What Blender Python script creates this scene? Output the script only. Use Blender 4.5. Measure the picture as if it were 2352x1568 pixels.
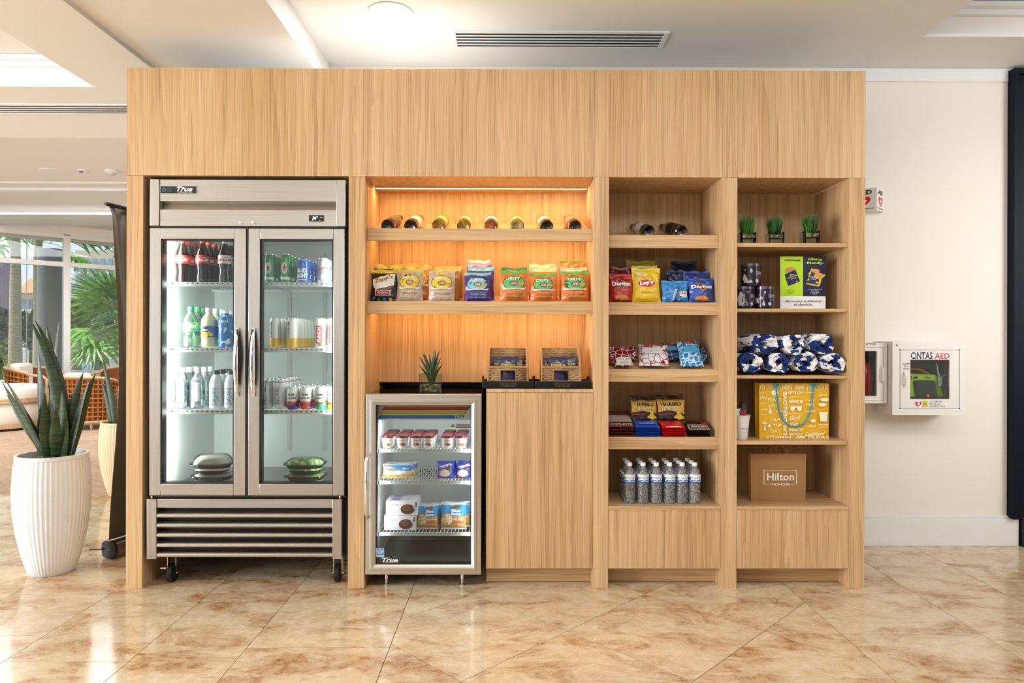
import bpy, bmesh, math, random
from math import sin, cos, pi, radians, sqrt
from mathutils import Vector, Matrix, noise as mnoise
from mathutils.geometry import tessellate_polygon
random.seed(7)
scn = bpy.context.scene
COL = scn.collection
for o in list(bpy.data.objects): bpy.data.objects.remove(o)

# ---------------------------------------------------------------- camera
CAMY, CAMZ, F = -3.484, 1.26, 1568.0
camd = bpy.data.cameras.new('camera'); cam = bpy.data.objects.new('camera', camd); COL.objects.link(cam)
camd.sensor_width = 36; camd.lens = 24.0; camd.clip_end = 500
ROT = Matrix.Rotation(-0.0062, 3, 'Z') @ Matrix.Rotation(pi/2, 3, 'X') @ Matrix.Rotation(0.0024, 3, 'Z')
cam.matrix_world = Matrix.Translation((0, CAMY, CAMZ)) @ ROT.to_4x4()
scn.camera = cam
scn.view_settings.view_transform = 'Standard'; scn.view_settings.look = 'None'
scn.view_settings.gamma = 1; scn.view_settings.use_curve_mapping = False
scn.view_settings.exposure = 0.36
scn.cycles.max_bounces = 10; scn.cycles.transparent_max_bounces = 24
scn.cycles.transmission_bounces = 10; scn.cycles.diffuse_bounces = 3; scn.cycles.glossy_bounces = 4
scn.cycles.caustics_reflective = False; scn.cycles.caustics_refractive = False
scn.cycles.sample_clamp_indirect = 6

def P(px, py, Y):
    "pixel of the 2352x1568 photograph -> world point on the plane y = Y"
    d = ROT @ Vector(((px-1176)/F, (784-py)/F, -1))
    t = (Y-CAMY)/d.y
    return Vector((d.x*t, Y, CAMZ+d.z*t))
def X(px, Y, py=784): return P(px, py, Y).x
def Z(py, Y, px=1176): return P(px, py, Y).z

# ---------------------------------------------------------------- world, sun, big lights
def s2l(c):
    return tuple((v/12.92 if v <= .04045 else ((v+.055)/1.055)**2.4) for v in c)
def hx(h):
    h = h.lstrip('#'); return s2l(tuple(int(h[i:i+2], 16)/255 for i in (0, 2, 4)))
w = bpy.data.worlds.new('sky'); scn.world = w; w.use_nodes = True
nt = w.node_tree; nt.nodes.clear()
tc = nt.nodes.new('ShaderNodeTexCoord'); sp = nt.nodes.new('ShaderNodeSeparateXYZ')
cr = nt.nodes.new('ShaderNodeValToRGB'); bg = nt.nodes.new('ShaderNodeBackground'); wo = nt.nodes.new('ShaderNodeOutputWorld')
nt.links.new(tc.outputs['Generated'], sp.inputs[0]); nt.links.new(sp.outputs['Z'], cr.inputs[0])
cr.color_ramp.elements[0].color = (*hx('F2F6FF'), 1); cr.color_ramp.elements[1].color = (*hx('A9CBF2'), 1)
nt.links.new(cr.outputs[0], bg.inputs[0]); bg.inputs[1].default_value = 0.9
nt.links.new(bg.outputs[0], wo.inputs[0])

def light(name, kind, loc, energy, color=(1, 1, 1), size=1, size_y=None, direction=(0, 0, -1), spread=None):
    l = bpy.data.lights.new(name, kind); l.energy = energy; l.color = color
    if kind == 'AREA':
        l.size = size
        if size_y: l.shape = 'RECTANGLE'; l.size_y = size_y
        if spread: l.spread = spread
    elif kind == 'SUN': l.angle = size
    else: l.shadow_soft_size = size
    o = bpy.data.objects.new(name, l); COL.objects.link(o); o.location = loc
    o.rotation_euler = Vector(direction).to_track_quat('-Z', 'Y').to_euler()
    return o
light('sun', 'SUN', (0, 0, 30), 4.5, (1, .95, .86), radians(1), direction=(.6, .15, -.8))
light('left_key_light', 'AREA', (-8.5, -3.6, 1.7), 470, (.95, .98, 1), 3.6, 2.4, (1, .42, 0))  # broad key panel added for light coming from the left
light('room_softlight', 'AREA', (-1.5, -5.4, 2.72), 12, (.97, .98, 1), 4.0, 1.6, (.1, .9, -.42))  # soft fill added behind the camera to lift the overall brightness
light('right_softlight', 'AREA', (4.6, -2.2, 2.3), 12, (1, .99, .98), 1.2, 1.4, (-.42, 1, -.22), radians(75))  # fill added to brighten the recessed wall at the right
light('overhead_fill', 'AREA', (.2, -2.0, 2.94), 84, (.95, .98, 1), 6, 1.2, (0, .15, -1))  # wide overhead panel added for top light, no fitting here
light('ceiling_fill', 'AREA', (.5, -4.6, 1.9), 20, (.97, .98, 1), 5, 1.0, (0, .35, 1))  # upward fill added behind the camera to brighten the ceiling
light('lounge_softlight', 'AREA', (-6.0, 5.2, 3.2), 170, (.97, .99, 1), 4.0, 3.5, (0, 0, -1))

# ---------------------------------------------------------------- materials
MATS = {}
def newmat(name):
    m = bpy.data.materials.new(name); m.use_nodes = True
    return m, m.node_tree, m.node_tree.nodes['Principled BSDF']
def col(h, rough=.5, metal=0, spec=.5, emit=0, coat=0, alpha=1):
    k = (h, rough, metal, spec, emit, coat, alpha)
    if k in MATS: return MATS[k]
    m, nt, b = newmat('paint_'+h.strip('#'))
    c = (*hx(h), 1)
    b.inputs['Base Color'].default_value = c; b.inputs['Roughness'].default_value = rough
    b.inputs['Metallic'].default_value = metal; b.inputs['Specular IOR Level'].default_value = spec
    b.inputs['Coat Weight'].default_value = coat; b.inputs['Coat Roughness'].default_value = .1
    if emit:
        b.inputs['Emission Color'].default_value = c; b.inputs['Emission Strength'].default_value = emit
    if alpha < 1: b.inputs['Alpha'].default_value = alpha
    m.diffuse_color = c; MATS[k] = m; return m
def N(nt, t, **kw):
    n = nt.nodes.new(t)
    for k, v in kw.items():
        if hasattr(n, k): setattr(n, k, v)
        else: n.inputs[k.replace('_', ' ')].default_value = v
    return n
def ramp(nt, src, stops):
    r = nt.nodes.new('ShaderNodeValToRGB'); e = r.color_ramp.elements
    while len(e) < len(stops): e.new(.5)
    for i, (p, c) in enumerate(stops):
        e[i].position = p; e[i].color = (*(hx(c) if isinstance(c, str) else c), 1)
    nt.links.new(src, r.inputs[0]); return r.outputs[0]
def mixc(nt, fac, a, b, mode='MIX'):
    m = nt.nodes.new('ShaderNodeMix'); m.data_type = 'RGBA'; m.blend_type = mode
    for s, v in ((m.inputs[0], fac), (m.inputs[6], a), (m.inputs[7], b)):
        if isinstance(v, (int, float)): s.default_value = v
        elif isinstance(v, str): s.default_value = (*hx(v), 1)
        elif isinstance(v, tuple): s.default_value = (*v, 1)
        else: nt.links.new(v, s)
    return m.outputs[2]
def coords(nt, scale=(1, 1, 1), rnd=True, rot=(0, 0, 0)):
    tc = nt.nodes.new('ShaderNodeTexCoord'); v = tc.outputs['Object']
    if rnd:
        oi = nt.nodes.new('ShaderNodeObjectInfo'); cm = nt.nodes.new('ShaderNodeCombineXYZ')
        mu = N(nt, 'ShaderNodeMath', operation='MULTIPLY'); mu.inputs[1].default_value = 37.0
        nt.links.new(oi.outputs['Random'], mu.inputs[0])
        for i in range(3): nt.links.new(mu.outputs[0], cm.inputs[i])
        ad = N(nt, 'ShaderNodeVectorMath', operation='ADD')
        nt.links.new(v, ad.inputs[0]); nt.links.new(cm.outputs[0], ad.inputs[1]); v = ad.outputs[0]
    mp = nt.nodes.new('ShaderNodeMapping'); mp.inputs['Scale'].default_value = scale; mp.inputs['Rotation'].default_value = rot
    nt.links.new(v, mp.inputs[0]); return mp.outputs[0]
def noise(nt, vec, scale=5, detail=4, rough=.55, dist=0):
    n = N(nt, 'ShaderNodeTexNoise'); n.inputs['Scale'].default_value = scale; n.inputs['Detail'].default_value = detail
    n.inputs['Roughness'].default_value = rough; n.inputs['Distortion'].default_value = dist
    nt.links.new(vec, n.inputs['Vector']); return n.outputs['Fac']
def bump(nt, b, h, strength=.1, dist=.01):
    n = N(nt, 'ShaderNodeBump'); n.inputs['Strength'].default_value = strength; n.inputs['Distance'].default_value = dist
    nt.links.new(h, n.inputs['Height']); nt.links.new(n.outputs[0], b.inputs['Normal'])

def wood(name, horiz=False, tint=('8C653D', 'B58B59', 'D1AA7A', 'E4C49A')):
    m, nt, b = newmat(name)
    rot = (0, pi/2, 0) if horiz else (0, 0, 0)
    v = coords(nt, (1, 1, .11), True, rot) if not horiz else coords(nt, (.11, 1, 1), True)
    dirn = 'Z' if horiz else 'X'
    big = noise(nt, v, 3.0, 2, .5)
    wv = N(nt, 'ShaderNodeTexWave', bands_direction=dirn, wave_profile='SAW')
    wv.inputs['Scale'].default_value = 7.0; wv.inputs['Distortion'].default_value = 13.0
    wv.inputs['Detail'].default_value = 3; wv.inputs['Detail Scale'].default_value = 1.1; wv.inputs['Detail Roughness'].default_value = .5
    nt.links.new(v, wv.inputs['Vector'])
    fine = noise(nt, coords(nt, (1, 1, .012) if not horiz else (.012, 1, 1), True), 170, 4, .65)
    med = noise(nt, coords(nt, (1, 1, .03) if not horiz else (.03, 1, 1), True), 26, 4, .62, .4)
    c1 = ramp(nt, wv.outputs['Fac'], [(0, tint[3]), (.5, tint[2]), (.86, tint[1]), (.95, tint[0]), (1, tint[2])])
    c2 = mixc(nt, .55, c1, ramp(nt, med, [(.34, tint[0]), (.46, tint[2]), (.62, tint[3])]))
    c3 = mixc(nt, .42, c2, ramp(nt, fine, [(.36, tint[0]), (.52, tint[2]), (.68, tint[3])]))
    c4 = mixc(nt, .25, c3, ramp(nt, big, [(.35, tint[1]), (.65, tint[3])]), 'MIX')
    nt.links.new(c4, b.inputs['Base Color']); b.inputs['Roughness'].default_value = .42
    b.inputs['Specular IOR Level'].default_value = .35
    bump(nt, b, fine, .06, .002); return m
WOOD = wood('oak_laminate'); WOODH = wood('oak_laminate_crosswise', True)
WFURN = wood('light_ash', False, ('A9805A', 'BD9670', 'C9A682', 'D6B896'))

def travertine(name):
    m, nt, b = newmat(name)
    v = coords(nt, (1, 1, 1), True)
    v2 = coords(nt, (.8, 1.5, 1), True, (0, 0, .35))
    n1 = noise(nt, v2, 4.2, 10, .72, .5); n2 = noise(nt, v, 20, 9, .8, .2); n3 = noise(nt, v, 1.6, 3, .5)
    base = ramp(nt, n2, [(.32, 'CCAB80'), (.5, 'E0C8A4'), (.72, 'F0E2CC')])
    blot = ramp(nt, n1, [(.47, (0, 0, 0)), (.53, (.5,)*3), (.60, (1, 1, 1))])
    bl2 = mixc(nt, 1.0, blot, ramp(nt, n2, [(.38, (.05,)*3), (.56, (1, 1, 1))]), 'MULTIPLY')
    c = mixc(nt, bl2, base, 'A66C30')
    c = mixc(nt, ramp(nt, n3, [(.4, (.0,)*3), (.7, (.35,)*3)]), c, 'F0E0C8')
    nt.links.new(c, b.inputs['Base Color']); b.inputs['Specular IOR Level'].default_value = .5
    nt.links.new(ramp(nt, n2, [(.3, (.16,)*3), (.8, (.07,)*3)]), b.inputs['Roughness'])
    return m
TRAV = travertine('travertine')
def plaster(name, h, rough=.85):
    m, nt, b = newmat(name); v = coords(nt, rnd=False)
    n = noise(nt, v, 120, 3, .6); b.inputs['Base Color'].default_value = (*hx(h), 1); b.inputs['Roughness'].default_value = rough
    bump(nt, b, n, .05, .003); return m
WALLM = plaster('wall_paint', 'F4EEE6'); CEILM = plaster('ceiling_paint', 'F0EFEC'); TRIMM = plaster('trim_paint', 'F0F2F4', .45)
def steelmat(name, horiz=True, h='A6A29B', rough=.27):
    m, nt, b = newmat(name)
    v = coords(nt, (.5, 1, 60) if horiz else (60, 1, .5), True)
    n = noise(nt, v, 6, 3, .6)
    b.inputs['Metallic'].default_value = 1
    nt.links.new(mixc(nt, n, h, 'D3CFC8'), b.inputs['Base Color'])
    nt.links.new(ramp(nt, n, [(.2, (rough,)*3), (.8, (rough+.1,)*3)]), b.inputs['Roughness']); return m
STEEL = steelmat('brushed_steel'); STEELV = steelmat('brushed_steel_upright', False)
CHROME = col('E8E8E8', .12, 1); BLACK = col('0B0B0C', .45); BLACKG = col('08080A', .12); RUBBER = col('121212', .7)
WHITE = col('F5F5F3', .4); WHITEG = col('F7F7F5', .18)
def glass_pane(name, tint='F4FAF8', refl=1.0, ior=1.5):
    m = bpy.data.materials.new(name); m.use_nodes = True; nt = m.node_tree; nt.nodes.clear()
    o = nt.nodes.new('ShaderNodeOutputMaterial'); t = nt.nodes.new('ShaderNodeBsdfTransparent'); g = nt.nodes.new('ShaderNodeBsdfGlossy')
    g.inputs['Roughness'].default_value = .01; t.inputs[0].default_value = (*hx(tint), 1); g.inputs[0].default_value = (refl, refl, refl, 1)
    fr = nt.nodes.new('ShaderNodeFresnel'); fr.inputs[0].default_value = ior; mx = nt.nodes.new('ShaderNodeMixShader')
    nt.links.new(fr.outputs[0], mx.inputs[0]); nt.links.new(t.outputs[0], mx.inputs[1]); nt.links.new(g.outputs[0], mx.inputs[2])
    nt.links.new(mx.outputs[0], o.inputs[0]); return m
PANE = glass_pane('clear_glass'); CLEAR = glass_pane('clear_plastic', 'F8FBFB', .8, 1.25); CUBEG = glass_pane('cube_glass', 'F1F6F3', 1, 1.4)
def refr(name, h='FFFFFF', rough=.02, ior=1.33, bumpy=0):
    m, nt, b = newmat(name); b.inputs['Base Color'].default_value = (*hx(h), 1)
    b.inputs['Transmission Weight'].default_value = 1; b.inputs['Roughness'].default_value = rough; b.inputs['IOR'].default_value = ior
    if bumpy: bump(nt, b, noise(nt, coords(nt, rnd=True), bumpy, 2), .5, .004)
    return m
def clearp(name, h, dens, bumpy=50):
    m = bpy.data.materials.new(name); m.use_nodes = True; nt = m.node_tree; nt.nodes.clear()
    o = nt.nodes.new('ShaderNodeOutputMaterial'); t = nt.nodes.new('ShaderNodeBsdfTransparent'); d = nt.nodes.new('ShaderNodeBsdfTranslucent'); g = nt.nodes.new('ShaderNodeBsdfGlossy')
    d2 = nt.nodes.new('ShaderNodeBsdfDiffuse'); md = nt.nodes.new('ShaderNodeMixShader')
    for q in (t, d, d2): q.inputs[0].default_value = (*hx(h), 1)
    g.inputs['Roughness'].default_value = .06; lw = nt.nodes.new('ShaderNodeFresnel'); lw.inputs[0].default_value = 1.6
    m1 = nt.nodes.new('ShaderNodeMixShader'); m2 = nt.nodes.new('ShaderNodeMixShader'); nn = noise(nt, coords(nt, (1, 1, .8), True), bumpy, 2, .5)
    nt.links.new(ramp(nt, nn, [(.42, (dens*.35,)*3), (.62, (min(1, dens*1.5),)*3)]), m1.inputs[0])
    nt.links.new(d.outputs[0], md.inputs[1]); nt.links.new(d2.outputs[0], md.inputs[2])
    nt.links.new(t.outputs[0], m1.inputs[1]); nt.links.new(md.outputs[0], m1.inputs[2]); nt.links.new(lw.outputs[0], m2.inputs[0]); nt.links.new(m1.outputs[0], m2.inputs[1]); nt.links.new(g.outputs[0], m2.inputs[2])
    bp = N(nt, 'ShaderNodeBump'); bp.inputs['Strength'].default_value = .6; bp.inputs['Distance'].default_value = .004; nt.links.new(nn, bp.inputs['Height']); nt.links.new(bp.outputs[0], g.inputs['Normal']); nt.links.new(bp.outputs[0], lw.inputs['Normal'])
    nt.links.new(m2.outputs[0], o.inputs[0]); return m
PET = clearp('water_bottle_plastic', 'FAFCFD', .34, 150)
GREENPET = clearp('green_plastic', 'CDEBD8', .35, 60)
def carpetm():
    m, nt, b = newmat('carpet'); v = coords(nt, rnd=False)
    n = noise(nt, v, 25, 5, .7); n2 = noise(nt, v, 2.5, 3)
    c = ramp(nt, n, [(.3, '8C705A'), (.5, 'A98D74'), (.7, 'C4AB92')])
    c = mixc(nt, .4, c, ramp(nt, n2, [(.35, '9A7C63'), (.7, 'BCA48B')]))
    nt.links.new(c, b.inputs['Base Color']); b.inputs['Roughness'].default_value = 1; bump(nt, b, n, .4, .01); return m
CARPET = carpetm()
def vor_lines(name, base, line, scale, width=.05):
    m, nt, b = newmat(name); v = coords(nt, rnd=True)
    n = N(nt, 'ShaderNodeTexVoronoi', feature='DISTANCE_TO_EDGE'); n.inputs['Scale'].default_value = scale
    nt.links.new(v, n.inputs['Vector'])
    nt.links.new(mixc(nt, ramp(nt, n.outputs['Distance'], [(width, (0, 0, 0)), (width+.02, (1, 1, 1))]), line, base), b.inputs['Base Color'])
    b.inputs['Roughness'].default_value = .35; return m
def blotch(name, a, c, scale, lo=.47, hi=.5, rough=.6, stretch=(1, 1, 1)):
    m, nt, b = newmat(name); v = coords(nt, stretch, rnd=True); n = noise(nt, v, scale, 2, .5)
    nt.links.new(ramp(nt, n, [(lo, a), (hi, c)]), b.inputs['Base Color']); b.inputs['Roughness'].default_value = rough; return m
def leafmat(name, a, c, z=False, rough=.4):
    m, nt, b = newmat(name)
    v = coords(nt, (1, 1, 1), True)
    if z:
        n = noise(nt, coords(nt, (.6, .6, 8), True), 12, 3, .6)
    else: n = noise(nt, v, 8, 3)
    nt.links.new(ramp(nt, n, [(.38, a), (.62, c)]), b.inputs['Base Color']); b.inputs['Roughness'].default_value = rough; return m
SNAKE = leafmat('snake_plant_leaf', '15220E', '2F4A1E', True); ALOE = leafmat('aloe_leaf', '1D2E14', '33481F')
GRASS = leafmat('grass_blade', '173F0C', '3A7A1C'); PALMG = leafmat('palm_frond_green', '3F7F22', '8CC04A'); TREEG = leafmat('foliage_green', '24421A', '57803A')
TRUNK = leafmat('palm_trunk', '8C8272', 'B5AB99', True, .9)
def pebblem():
    m, nt, b = newmat('pebbles'); v = coords(nt, rnd=True)
    n = N(nt, 'ShaderNodeTexVoronoi'); n.inputs['Scale'].default_value = 70; nt.links.new(v, n.inputs['Vector'])
    sx = nt.nodes.new('ShaderNodeSeparateColor'); nt.links.new(n.outputs['Color'], sx.inputs[0])
    nt.links.new(ramp(nt, sx.outputs[0], [(.1, '4A3322'), (.45, '9A7A52'), (.7, 'C9A97C'), (.95, 'F0E6D2')]), b.inputs['Base Color']); return m
PEB = pebblem()

# ---------------------------------------------------------------- mesh helpers
class MB:
    def __init__(s): s.v = []; s.f = []; s.mi = []; s.mats = []
    def m(s, mat):
        if mat not in s.mats: s.mats.append(mat)
        return s.mats.index(mat)
    def add(s, vs, fs, mat):
        b = len(s.v); s.v += [tuple(v) for v in vs]; k = s.m(mat)
        for f in fs: s.f.append(tuple(b+i for i in f)); s.mi.append(k)
        return s
    def box(s, x0, x1, y0, y1, z0, z1, mat, M=None):
        vs = [Vector((x, y, z)) for z in (z0, z1) for y in (y0, y1) for x in (x0, x1)]
        if M: vs = [M @ v for v in vs]
        return s.add(vs, [(0, 2, 3, 1), (4, 5, 7, 6), (0, 1, 5, 4), (2, 6, 7, 3), (0, 4, 6, 2), (1, 3, 7, 5)], mat)
    def lathe(s, prof, mat, c=(0, 0, 0), n=24, M=None, cap=True, flute=None):
        "prof = [(r, z[, mat])]; the material of a ring is that of its lower point"
        vs = []; c = Vector(c)
        for p in prof:
            for i in range(n):
                a = 2*pi*i/n; r = p[0]
                if flute: r *= 1+flute[1]*(abs(cos(a*flute[0]/2))-.6)
                v = Vector((r*cos(a), r*sin(a), p[1]))
                vs.append((M @ v if M else v)+c)
        b = len(s.v); s.v += [tuple(v) for v in vs]
        for j in range(len(prof)-1):
            mm = s.m(prof[j][2] if len(prof[j]) > 2 else mat)
            for i in range(n):
                k = (i+1) % n
                s.f.append((b+j*n+i, b+j*n+k, b+(j+1)*n+k, b+(j+1)*n+i)); s.mi.append(mm)
        if cap:
            if prof[0][0] > 1e-5: s.f.append(tuple(b+i for i in reversed(range(n)))); s.mi.append(s.m(prof[0][2] if len(prof[0]) > 2 else mat))
            if prof[-1][0] > 1e-5: s.f.append(tuple(b+(len(prof)-1)*n+i for i in range(n))); s.mi.append(s.m(prof[-1][2] if len(prof[-1]) > 2 else mat))
        return s
    def tube(s, pts, r, mat, n=8, closed=False):
        pts = [Vector(p) for p in pts]; R = r if isinstance(r, (list, tuple)) else [r]*len(pts)
        up = Vector((0, 0, 1)); vs = []; L = len(pts); prev = None
        for i, p in enumerate(pts):
            if closed: t = pts[(i+1) % L]-pts[i-1]
            else: t = pts[min(i+1, L-1)]-pts[max(i-1, 0)]
            t.normalize()
            a = (prev - t*prev.dot(t)) if prev else t.cross(up if abs(t.z) < .95 else Vector((1, 0, 0)))
            a.normalize(); prev = a; bb = t.cross(a)
            for k in range(n): vs.append(p+(a*cos(2*pi*k/n)+bb*sin(2*pi*k/n))*R[i])
        fs = []
        for i in range(L if closed else L-1):
            j = (i+1) % L
            for k in range(n):
                q = (k+1) % n; fs.append((i*n+k, i*n+q, j*n+q, j*n+k))
        if not closed: fs += [tuple(reversed(range(n))), tuple((L-1)*n+k for k in range(n))]
        return s.add(vs, fs, mat)
    def grid(s, fn, nu, nv, mat, flip=False):
        vs = [fn(i/nu, j/nv) for j in range(nv+1) for i in range(nu+1)]; fs = []
        for j in range(nv):
            for i in range(nu):
                a = j*(nu+1)+i; f = (a, a+1, a+nu+2, a+nu+1); fs.append(tuple(reversed(f)) if flip else f)
        return s.add(vs, fs, mat)
    def ball(s, c, r, mat, n=10, sq=(1, 1, 1)):
        prof = [(max(1e-5, r*sin(pi*j/n)), -r*cos(pi*j/n)) for j in range(n+1)]
        return s.lathe(prof, mat, c, n+2, Matrix.Diagonal(sq), cap=False)
    def prism(s, pts, y0, y1, mat):
        "outline in (x, z), extruded along y"
        n = len(pts); vs = [(p[0], y0, p[1]) for p in pts]+[(p[0], y1, p[1]) for p in pts]
        return s.add(vs, [tuple(range(n)), tuple(reversed(range(n, 2*n)))]+[(i, i+n, (i+1) % n+n, (i+1) % n) for i in range(n)], mat)
    def xform(s, M, start=0):
        for i in range(start, len(s.v)): s.v[i] = tuple(M @ Vector(s.v[i]))
        return s
    def build(s, name, parent=None, origin=None, bevel=0, sharp=38, label=None):
        org = Vector(origin) if origin is not None else (Vector(parent['_o']) if parent is not None and '_o' in parent else Vector((0, 0, 0)))
        me = bpy.data.meshes.new(name)
        me.from_pydata([tuple(Vector(v)-org) for v in s.v], [], s.f)
        for m in s.mats: me.materials.append(m)
        me.polygons.foreach_set('material_index', s.mi)
        me.polygons.foreach_set('use_smooth', [True]*len(s.f)); me.update()
        me.set_sharp_from_angle(angle=radians(sharp))
        o = bpy.data.objects.new(name, me); COL.objects.link(o)
        if parent is not None: o.parent = parent; o['_o'] = tuple(org)
        else: o.location = org; o['_o'] = tuple(org)
        if bevel:
            b = o.modifiers.new('bevel', 'BEVEL'); b.width = bevel; b.segments = 2; b.limit_method = 'ANGLE'; b.angle_limit = radians(50)
        if label: o['label'] = label
        return o
def thing(name, label, cat, loc=(0, 0, 0), group=None, world=True):
    "world: its parts are given in world coordinates; else local"
    o = bpy.data.objects.new(name, None); COL.objects.link(o); o.location = loc; o.empty_display_size = .05
    o['_o'] = tuple(loc) if world else (0., 0., 0.)
    return tag(o, label, cat, group)
def tag(o, label, cat, group=None):
    o['label'] = label; o['category'] = cat
    if group: o['group'] = group
    return o
def struct(o): o['kind'] = 'structure'; return o
def dup(root, loc=None, rot=None, label=None, group=None, scale=None):
    r = root.copy(); COL.objects.link(r)
    if loc is not None: r.location = loc
    if rot is not None: r.rotation_euler = rot
    if scale is not None: r.scale = scale
    if label: r['label'] = label
    if group: r['group'] = group
    def rec(a, b):
        for ch in a.children:
            c = ch.copy(); COL.objects.link(c); c.parent = b; rec(ch, c)
    rec(root, r); return r
class Kit:
    "first use moves the prototype itself, later uses copy it"
    def __init__(s, root): s.r = root; s.used = False
    def put(s, loc, rot=(0, 0, 0), label=None, group=None, scale=None):
        if s.used: return dup(s.r, loc, rot, label, group, scale)
        s.used = True; r = s.r; r.location = loc; r.rotation_euler = rot
        if scale: r.scale = scale
        if label: r['label'] = label
        if group: r['group'] = group
        return r

# ---------------------------------------------------------------- flat print (lettering, shapes) laid on a surface map S(u, v, off)
_T = {}
def text_geo(txt, bold=0):
    k = (txt, bold)
    if k not in _T:
        c = bpy.data.curves.new('t', 'FONT'); c.body = txt; c.resolution_u = 2; c.offset = bold; c.size = 1
        o = bpy.data.objects.new('t', c); COL.objects.link(o)
        dg = bpy.context.evaluated_depsgraph_get(); me = o.evaluated_get(dg).to_mesh()
        vs = [(v.co.x, v.co.y) for v in me.vertices]; fs = [tuple(p.vertices) for p in me.polygons]
        o.evaluated_get(dg).to_mesh_clear(); bpy.data.objects.remove(o); bpy.data.curves.remove(c)
        _T[k] = (vs, fs)
    return _T[k]
def fill(mb, S, pts, tris, k, mat, depth, lim=.011):
    "lay a flat uv triangulation on the surface, splitting long triangles so that they follow it"
    P2 = list(pts); W = [Vector(S(a, b, k)) for a, b in P2]; mid = {}; out = []
    def mp(i, j):
        key = (min(i, j), max(i, j))
        if key not in mid:
            q = ((P2[i][0]+P2[j][0])/2, (P2[i][1]+P2[j][1])/2); mid[key] = len(P2); P2.append(q); W.append(Vector(S(q[0], q[1], k)))
        return mid[key]
    def rec(t, d):
        a, b, c = t
        if d and max((W[a]-W[b]).length, (W[b]-W[c]).length, (W[c]-W[a]).length) > lim:
            x, y, z = mp(a, b), mp(b, c), mp(c, a)
            for q in ((a, x, z), (x, b, y), (z, y, c), (x, y, z)): rec(q, d-1)
        else: out.append(t)
    for t in tris: rec(t, depth)
    mb.add(W, out, mat)
def art(mb, S, items, off=.0006, step=.0004):
    """items: ('R',u0,v0,u1,v1,col) ('E',u,v,ru,rv,col) ('P',[(u,v)],col) ('T',text,u,v,w,h,col[,rot[,shear[,bold]]]) ('S',u,v,r,col) ('O',u,v,ru,rv,thick,col)"""
    k = off
    for it in items:
        t = it[0]
        def C(c): return c if not isinstance(c, str) else col(c, .45)
        if t == 'R':
            _, a, b, c, d, cc = it
            Q = [Vector(S(a+(c-a)*i/4, (b+d)/2, k)) for i in range(5)]; Q2 = [Vector(S((a+c)/2, b+(d-b)*i/4, k)) for i in range(5)]
            def seg(q):
                L_ = sum((q[i+1]-q[i]).length for i in range(4)); dv_ = max((q[i]-q[0].lerp(q[4], i/4)).length for i in (1, 2, 3))
                return 1 if dv_ < 5e-5 else max(4, min(40, int(L_/.0045)))
            nu, nv = seg(Q), seg(Q2)
            mb.grid(lambda i, j: S(a+(c-a)*i, b+(d-b)*j, k), nu, nv, C(cc))
        elif t == 'E':
            _, u, v, ru, rv, cc = it; n = 24; rings = 3
            vs = [S(u, v, k)]
            for r in range(1, rings+1):
                for i in range(n): vs.append(S(u+ru*r/rings*cos(2*pi*i/n), v+rv*r/rings*sin(2*pi*i/n), k))
            fs = [(0, 1+i, 1+(i+1) % n) for i in range(n)]
            for r in range(rings-1):
                for i in range(n):
                    a = 1+r*n+i; b = 1+r*n+(i+1) % n; fs.append((a, a+n, b+n, b))
            mb.add(vs, fs, C(cc))
        elif t == 'O':
            _, u, v, ru, rv, th, cc = it; n = 28
            vs = [S(u+(ru-q)*cos(2*pi*i/n), v+(rv-q)*sin(2*pi*i/n), k) for q in (0, th) for i in range(n)]
            mb.add(vs, [(i, (i+1) % n, n+(i+1) % n, n+i) for i in range(n)], C(cc))
        elif t == 'P':
            _, pts, cc = it
            fill(mb, S, pts, [tuple(q) for q in tessellate_polygon([[Vector((a, b, 0)) for a, b in pts]])], k, C(cc), 4)
        elif t == 'S':
            _, u, v, r, cc = it
            vs = [S(u, v, k)]+[S(u+(r if i % 2 == 0 else r*.42)*sin(pi*i/5), v+(r if i % 2 == 0 else r*.42)*cos(pi*i/5), k) for i in range(10)]
            mb.add(vs, [(0, 1+(i+1) % 10, 1+i) for i in range(10)], C(cc))
        elif t == 'T':
            txt, u, v, w_, h_, cc = it[1:7]; rot = radians(it[7]) if len(it) > 7 else 0
            sh = it[8] if len(it) > 8 else 0; bold = it[9] if len(it) > 9 else .003
            vs, fs = text_geo(txt, bold)
            x0 = min(a for a, b in vs); x1 = max(a for a, b in vs); y0 = min(b for a, b in vs); y1 = max(b for a, b in vs)
            out = []
            for a, b in vs:
                p = (a-(x0+x1)/2)/(x1-x0)*w_; q = (b-(y0+y1)/2)/(y1-y0)*h_; p += q*sh
                out.append((u+p*cos(rot)-q*sin(rot), v+p*sin(rot)+q*cos(rot)))
            tri = [(f[0], f[i], f[i+1]) for f in fs for i in range(1, len(f)-1)]
            fill(mb, S, out, tri, k, C(cc), 2)
        k += step
    return mb
def flatS(x0, y, z0, w_=1, h_=1):
    return lambda u, v, off=0: (x0+u*w_, y-off, z0+v*h_)
def cylS(r, z0=0, cx=0, cy=0):
    "u = arc length from the front (-y), v = height"
    return lambda u, v, off=0: (cx+(r+off)*sin(u/r), cy-(r+off)*cos(u/r), z0+v)
def heart(u, v, s, n=20):
    return [(u+s*16*sin(t)**3/17, v+s*(13*cos(t)-5*cos(2*t)-2*cos(3*t)-cos(4*t))/17) for t in [2*pi*i/n for i in range(n)]]
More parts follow.
